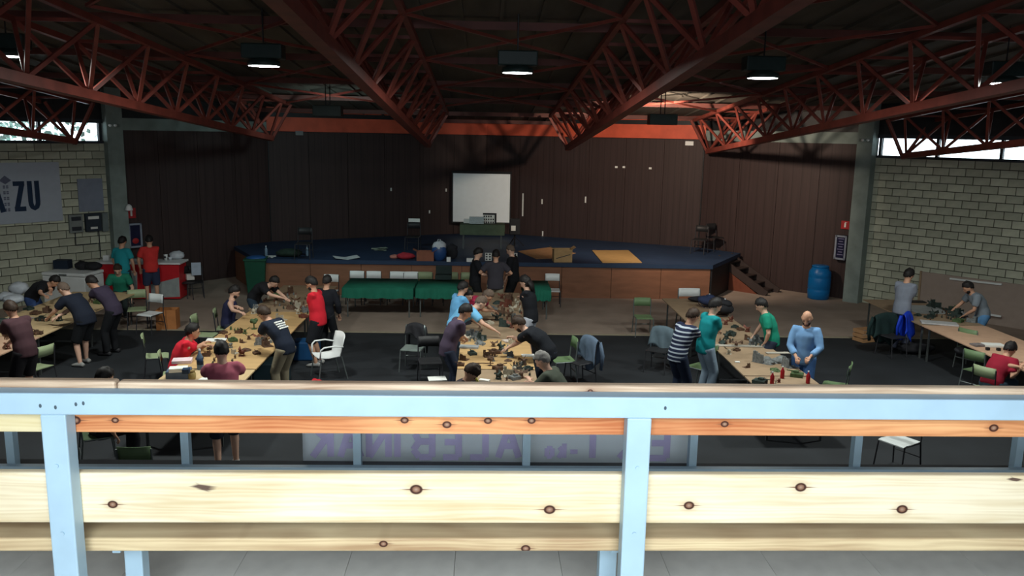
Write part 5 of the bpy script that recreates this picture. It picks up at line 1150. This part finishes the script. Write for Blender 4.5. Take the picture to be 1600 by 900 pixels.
def jacket(lab, loc, rz, m, w=.46, h=.6, top=.86, name='jacket'):
    """garment hung over a chair back: two draped faces with folds"""
    vs = []; nx, nz = 14, 10; fs = []
    for j in range(nz * 2 + 1):
        v = j / nz - 1                     # -1 back .. 0 over the top .. 1 front
        for i in range(nx + 1):
            u = -1 + 2 * i / nx; sp_ = 1 + .25 * abs(v) ** 1.5
            y = .045 * (1 if v > 0 else -1) * min(1, abs(v) * 6) + .03 * sin(u * 7 + v * 3) * abs(v) + (.05 * abs(v) if v > 0 else -.05 * abs(v))
            z = top - h * abs(v) * (.8 + .2 * cos(u * 3.1 + (1 if v > 0 else 0))) - .05 * u * u
            vs.append((u * w / 2 * sp_, y, z))
    for j in range(nz * 2):
        for i in range(nx): a_ = j * (nx + 1) + i; fs.append((a_, a_ + 1, a_ + nx + 2, a_ + nx + 1))
    t_ = thing(name, lab, 'jacket', (loc[0], loc[1], loc[2] if len(loc) > 2 else 0), rz)
    o = MB().add(vs, fs).build('draped_fabric', m, t_, True); sm = o.modifiers.new('s', 'SOLIDIFY'); sm.thickness = .012
    for s_ in (-1, 1): MB().tube([(s_ * w * .45, -.06, top - .10), (s_ * w * .55, -.1, top - .35), (s_ * w * .5, -.09, top - .62)], [(.05, .03), (.05, .028), (.04, .022)], 8).build('sleeve', m, t_, True)
    return t_
def behind(p, rz, d): a_ = radians(rz); return (p[0] + sin(a_) * d, p[1] - cos(a_) * d, 0)
jacket('grey jacket with hanging sleeves on a chair left of the striped shirt man', behind(on(1027, 580), 150, .22), 150, hexmat('grey jacket', 88, 104, 114, rough=.9), .44, .55, .87)
p = atz(905, 600, 0); jacket('slate blue jacket hanging beside the grey haired man', behind(p, 120, .22), 120, hexmat('slate jacket', 92, 108, 128, rough=.9), .46, .62, .90)
jacket('large dark green cloth hung over the chair at the right', behind(on(1392, 556), 200, .24), 200, mat('black green cloth', (.012, .03, .03), rough=.9, var=.2), .62, .72, .90, 'hanging_cloth')
p = behind(on(1392, 556), 200, .24); jacket('bright blue jacket hanging beside the dark green cloth', (p[0] + .40, p[1] - .12), 215, hexmat('bright blue nylon', 24, 60, 190, rough=.5, var=.2), .30, .66, .96)
p = behind(on(645, 578), 170, .22); jacket('black jacket hung over the grey steel chair left of the middle row', p, 170, M_cl_blk, .34, .30, .89)
lump('black_holdall', 'black holdall on the green chair under the pinkish table', 'bag', 1512, 556, .45, (.26, .16, .10), M_cl_blk, 4)
lump('black_coat', 'black coat lying across the far end of the right-centre table', 'clothing', 1105, 472, TZ, (.45, .14, .08), M_cl_blk, 9)
lump('dark_satchel', 'dark bag on the floor below the bright blue jacket', 'bag', 1430, 552, 0, (.42, .2, .14), M_cl_blk, 6)
lump('red_hat', 'red rounded item low in front of the white armchair', 'bag', 494, 607, 0, (.14, .12, .09), hexmat('red fabric', 190, 40, 50), 3)
item_box('paper_sheet', 'white printed paper on the black chair behind the purple shirted man', 'paper', 683, 592, .46, (.30, .24, .008), M_paper, 10)
item_box('hanging_paper', 'white paper hung on the dark chair near the green bin', 'paper', 307, 430, .62, (.24, .02, .34), hexmat('bluish paper', 168, 180, 196), 20)
item_box('hanging_paper', 'crumpled white paper on the seat of the dark chair near the red counter', 'paper', 297, 437, .47, (.2, .2, .16), M_paper, 30)
item_box('black_crate', 'black crate with a white printed square below the left-centre table', 'crate', 425, 600, 0, (.62, .5, .45), mat('dark teal crate', (.015, .035, .045), rough=.5), 8)
o = [x for x in bpy.data.objects if x.name.startswith('black_crate')][-1]; g = MB(); g.box((.12, -.253, .20), (.18, .006, .18)); g.build('printed_label', M_paper, o); g = MB(); g.ell((.12, -.258, .21), (.05, .003, .04), 10, 6); g.build('label_mark', M_frame, o)
item_box('blue_storage_bin', 'blue plastic bin under the far left-centre table', 'bin', 480, 560, 0, (.5, .4, .38), hexmat('blue plastic', 32, 78, 124, rough=.4), 5)
c = carton('orange brown carton on the floor left of the tank top man', 259, 516, 0, (.42, .34, .46), hexmat('orange cardboard', 172, 112, 66, rough=.9), 6, False)
t2 = thing('wooden_crate', 'small open wooden crate on the floor left of the hanging dark cloth', 'crate', tuple(atz(1352, 533, 0)), 20)
for k in range(3):
    for s_ in (-1, 1): MB().box((0, s_ * .16, .05 + k * .1), (.46, .012, .075)).build('slat', M_card, t2); MB().box((s_ * .22, 0, .05 + k * .1), (.012, .31, .075)).build('slat', M_card, t2)
# blue barrel
p = atz(1280, 468, 0); t2 = thing('blue_barrel', 'blue plastic barrel by the right concrete column', 'barrel', (p.x, p.y + .1, 0))
M_bar = hexmat('blue barrel plastic', 16, 104, 168, rough=.35, var=.05)
MB().lathe((0, 0, 0), [(.24, 0), (.29, .03), (.305, .2), (.31, .28), (.30, .30), (.31, .32), (.31, .62), (.30, .64), (.31, .66), (.30, .80), (.24, .88), (.22, .93)], 28).build('barrel_body', M_bar, t2, True)
MB().lathe((0, 0, .93), [(.235, 0), (.235, .035), (.20, .05), (.05, .055)], 28).build('lid', M_bar, t2, True)
# wheelie bin
p = atz(402, 460, 0); t2 = thing('wheelie_bin', 'dark green wheelie bin with a blue liner left of the stage', 'bin', (p.x, p.y, 0), 8)
M_bin = hexmat('dark green plastic', 20, 74, 56, rough=.5)
MB().add([(-.22, -.24, .06), (.22, -.24, .06), (.22, .24, .06), (-.22, .24, .06), (-.28, -.30, .98), (.28, -.30, .98), (.28, .30, .98), (-.28, .30, .98)], [(3, 2, 1, 0), (4, 5, 6, 7), (0, 1, 5, 4), (1, 2, 6, 5), (2, 3, 7, 6), (3, 0, 4, 7)]).build('bin_body', M_bin, t2, bevel=.02)
MB().box((0, -.02, 1.0), (.60, .62, .05)).build('rim', M_bin, t2, bevel=.01)
MB().ell((0, 0, 1.02), (.27, .27, .07), 14, 8, 0, None, lambda d: 1 + .15 * noise.noise(d * 4)).build('liner', hexmat('blue liner', 40, 84, 140, rough=.4), t2, True)
for s_ in (-1, 1): MB().tube([(s_ * .2, .27, .09), (s_ * .26, .27, .09)], .09, 14).build('wheel', M_black, t2)
# red counter (two joined fronts)
t2 = thing('bar_counter', 'red bar counter with a white top and slanting white graphic at the left', 'counter', (-9.1, 22.1, 0), 2)
M_cred = hexmat('red counter panel', 190, 36, 44, rough=.45, var=.06)
MB().box((0, 0, .5), (2.1, .6, .92)).build('counter_body', M_cred, t2, bevel=.01); MB().box((0, 0, .985), (2.2, .7, .05)).build('counter_top', M_white, t2, bevel=.008)
MB().add([(.30, -.308, .06), (1.04, -.308, .10), (1.04, -.308, .62), (.30, -.308, .42), (.30, -.302, .06), (1.04, -.302, .10), (1.04, -.302, .62), (.30, -.302, .42)], [(0, 1, 2, 3), (4, 7, 6, 5), (0, 4, 5, 1), (1, 5, 6, 2), (2, 6, 7, 3), (3, 7, 4, 0)]).build('white_graphic', hexmat('grey white panel', 150, 158, 158), t2)
MB().add([(-.5, -.308, .3), (-.05, -.308, .2), (-.02, -.308, .75), (-.35, -.308, .85)], [(0, 1, 2, 3)]).build('white_graphic', hexmat('grey white panel', 150, 158, 158), t2)
for px, lab, m_, h_ in ((257, 'white cup with a dark mark on the red counter', M_white, .15), (264, 'clear cup on the red counter right of the marked cup', M_bagw, .08)):
    p = atz(px, 407, 1.01); t3 = thing('cup', lab, 'cup', (p.x, p.y + .1, 1.012)); MB().lathe((0, 0, 0), [(.04, 0), (.055, h_)], 12).build('cup_body', m_, t3, True); 
    if h_ > .1: MB().box((.0, -.052, .08), (.05, .01, .05)).build('mark', M_frame, t3)
lump('white_bag', 'white crumpled plastic bag at the right end of the red counter', 'bag', 277, 405, 1.01, (.2, .14, .12), M_bagw, 7)
o = item_box('napkin_box', 'small black and white box at the left end of the red counter', 'box', 155, 412, 1.01, (.14, .1, .14), M_white, 0); o.location = (-10.0, 22.05, 1.011)
bottle('dark bottle on the red counter between the two men', 244, 402, 1.01, .04, .3, M_fixture, M_white).location = (-8.75, 22.15, 1.011)
# white chest freezer and things on it
p0 = atz(127, 456, 0); t2 = thing('chest_freezer', 'white chest freezer against the left block wall', 'freezer', (-10.35, 20.95, 0), -10)
MB().box((0, 0, .42), (1.15, .75, .80)).build('freezer_body', M_white, t2, bevel=.02); MB().box((0, 0, .87), (1.17, .77, .08)).build('lid', M_white, t2, bevel=.02)
MB().box((0, -.39, .87), (.2, .03, .03)).build('handle', M_chrome, t2); o = MB().box((0, 0, .01), (1.1, .7, .03)).build('plinth', M_black, t2)
for k, (x_, y_, w_, h_, lab) in enumerate(((-.45, .25, .36, .22, 'dark crate on the left corner of the chest freezer'),)):
    c = Matrix.Rotation(radians(-10), 3, 'Z') @ Vector((x_, y_, 0)); o = MB().box((0, 0, h_ / 2), (w_, .26, h_)).build('black_crate', hexmat('dark blue crate', 28, 40, 56)); o.location = (-10.35 + c.x, 20.95 + c.y, .912); tag(o, lab, 'crate')
for x_, sd, lab in ((.15, 3, 'black jacket heap on the middle of the chest freezer'), (.42, 6, 'dark bag on the right corner of the chest freezer')):
    o = MB().ell((0, 0, .10), (.22, .16, .11), 12, 8, 0, None, lambda d: 1 + .3 * noise.noise(d * 3 + Vector((sd, 0, 0)))).build('cloth_heap' if sd == 3 else 'small_bag', M_cl_blk, None, True); c = Matrix.Rotation(radians(-10), 3, 'Z') @ Vector((x_, .2, 0)); o.location = (-10.35 + c.x, 20.95 + c.y, .915); tag(o, lab, 'bag' if sd == 6 else 'clothing')
for i, (px, py) in enumerate(((12, 470), (30, 460), (22, 474))):
    lump('plastic_bag', ('white plastic bag at the left edge on the far left table', 'white plastic bag with a raised knot on the far left table', 'flat white plastic bag in front of the other two')[i], 'bag', px, py, TZ, (.22, .18, .10 + .05 * (i == 1)), M_bagw, i + 3)
# leaning board at the right wall with two tubes
bl = on_wall(*WR, 1441, 425, .12); d3 = Vector((dr.x, dr.y, 0)); N3 = Vector((nr.x, nr.y, 0))
s0 = on_wall(*WR, 1440, 470, .12); s0.z = 0
t2 = thing('leaning_board', 'large pinkish grey board leaning against the right block wall', 'board', (s0.x, s0.y, 0), math.degrees(math.atan2(dr.y, dr.x)))
MB().box((2.6, -.0, .56), (5.2, .03, 1.12), 0, rot(0, 4)).build('board_panel', hexmat('pinkish grey board', 158, 142, 132, rough=.8, var=.05), t2); MB().box((-.03, 0, .56), (.05, .05, 1.14), 0, rot(0, 4)).build('edge_batten', M_ply3, t2)
ang = math.degrees(math.atan2(dr.y, dr.x)); pa, pb_ = on_wall(*WR, 1489, 434, .20), on_wall(*WR, 1570, 443, .20)
tag(MB().beam(pa, pb_, .04, .045).build('strip_light', M_white), 'white tube strip lying along the top of the leaning board', 'strip light')
pa, pb_ = on_wall(*WR, 1545, 489, .24), on_wall(*WR, 1570, 492, .24); pa.z = pb_.z = .05 if False else (pa.z + pb_.z) / 2
tag(MB().beam(pa, pb_, .04, .045).build('strip_light', M_white), 'short white tube low on the leaning board', 'strip light')
# lamps under the roof
for i, q in enumerate(LAMPS):
    lab = ('lit high bay lamp at the left picture edge', 'lit high bay lamp left of the large left truss', 'lit high bay lamp in the middle between the two large trusses', 'lit high bay lamp right of the large right truss', 'lit high bay lamp farthest right')[i]
    if i == 0:
        t2 = thing('high_bay_lamp', lab, 'lamp', q, 0, 'high bay lamps under the roof')
        MB().lathe((0, 0, 0), [(.235, 0), (.245, .02), (.235, .07), (.15, .10), (.14, .16)], 24).build('lamp_housing', M_fixture, t2, True)
        MB().lathe((0, 0, 0), [(.225, -.003), (.05, -.006), (.001, -.006)], 24).build('lens', M_glow, t2, True)
        MB().box((0, 0, .21), (.60, .30, .22)).build('ballast_box', M_fixture, t2, bevel=.02)
        MB().tube([(0, 0, .3), (0, 0, 1.0)], .012, 6).build('hanging_rod', M_black, t2); L0 = t2
    else: copy_tree(L0, q, 0, lab)
for (x, y, z, lab) in ((4.15, 20.0, 4.78, 'dark flood lamp hanging before the stage at the right, lighting the red beam'), (-3.72, 20.0, 4.82, 'dark flood lamp hanging before the stage at the left')):
    t2 = thing('flood_lamp', lab, 'lamp', (x, y, z), 0, 'flood lamps before the stage')
    MB().box((0, 0, .12), (.66, .34, .25)).build('lamp_housing', M_fixture, t2, bevel=.015)
    MB().box((0, .172, .10), (.5, .01, .16)).build('lamp_glass', M_glow, t2)  # right lamp is lit; the left one's glow is added with its fill
    for s_ in (-1, 1): MB().tube([(s_ * .05, 0, .24), (s_ * .05, 0, 1.0)], .012, 6).build('hanging_rod', M_black, t2)
# tree outside the left strip window
t2 = thing('tree', 'pale green tree seen through the left strip window', 'tree', (-15.6, 27, 0)); MB().tube([(0, 0, 0), (0, 0, 4)], [.2, .12], 8).build('trunk', M_card, t2)
o = MB(); rnd = random.Random(2)
for k in range(1300):
    c = Vector((rnd.gauss(0, 1.7), rnd.gauss(0, 1.2), rnd.gauss(4.4, .9))); a_ = Vector((rnd.uniform(-1, 1), rnd.uniform(-1, 1), rnd.uniform(-1, 1))).normalized() * .11; b_ = a_.orthogonal().normalized() * .07; o.add([c - a_, c - b_, c + a_, c + b_], [(0, 1, 2, 3)])
o.build('foliage', hexmat('pale green leaves', 214, 244, 234, rough=.6), t2, kind='stuff')
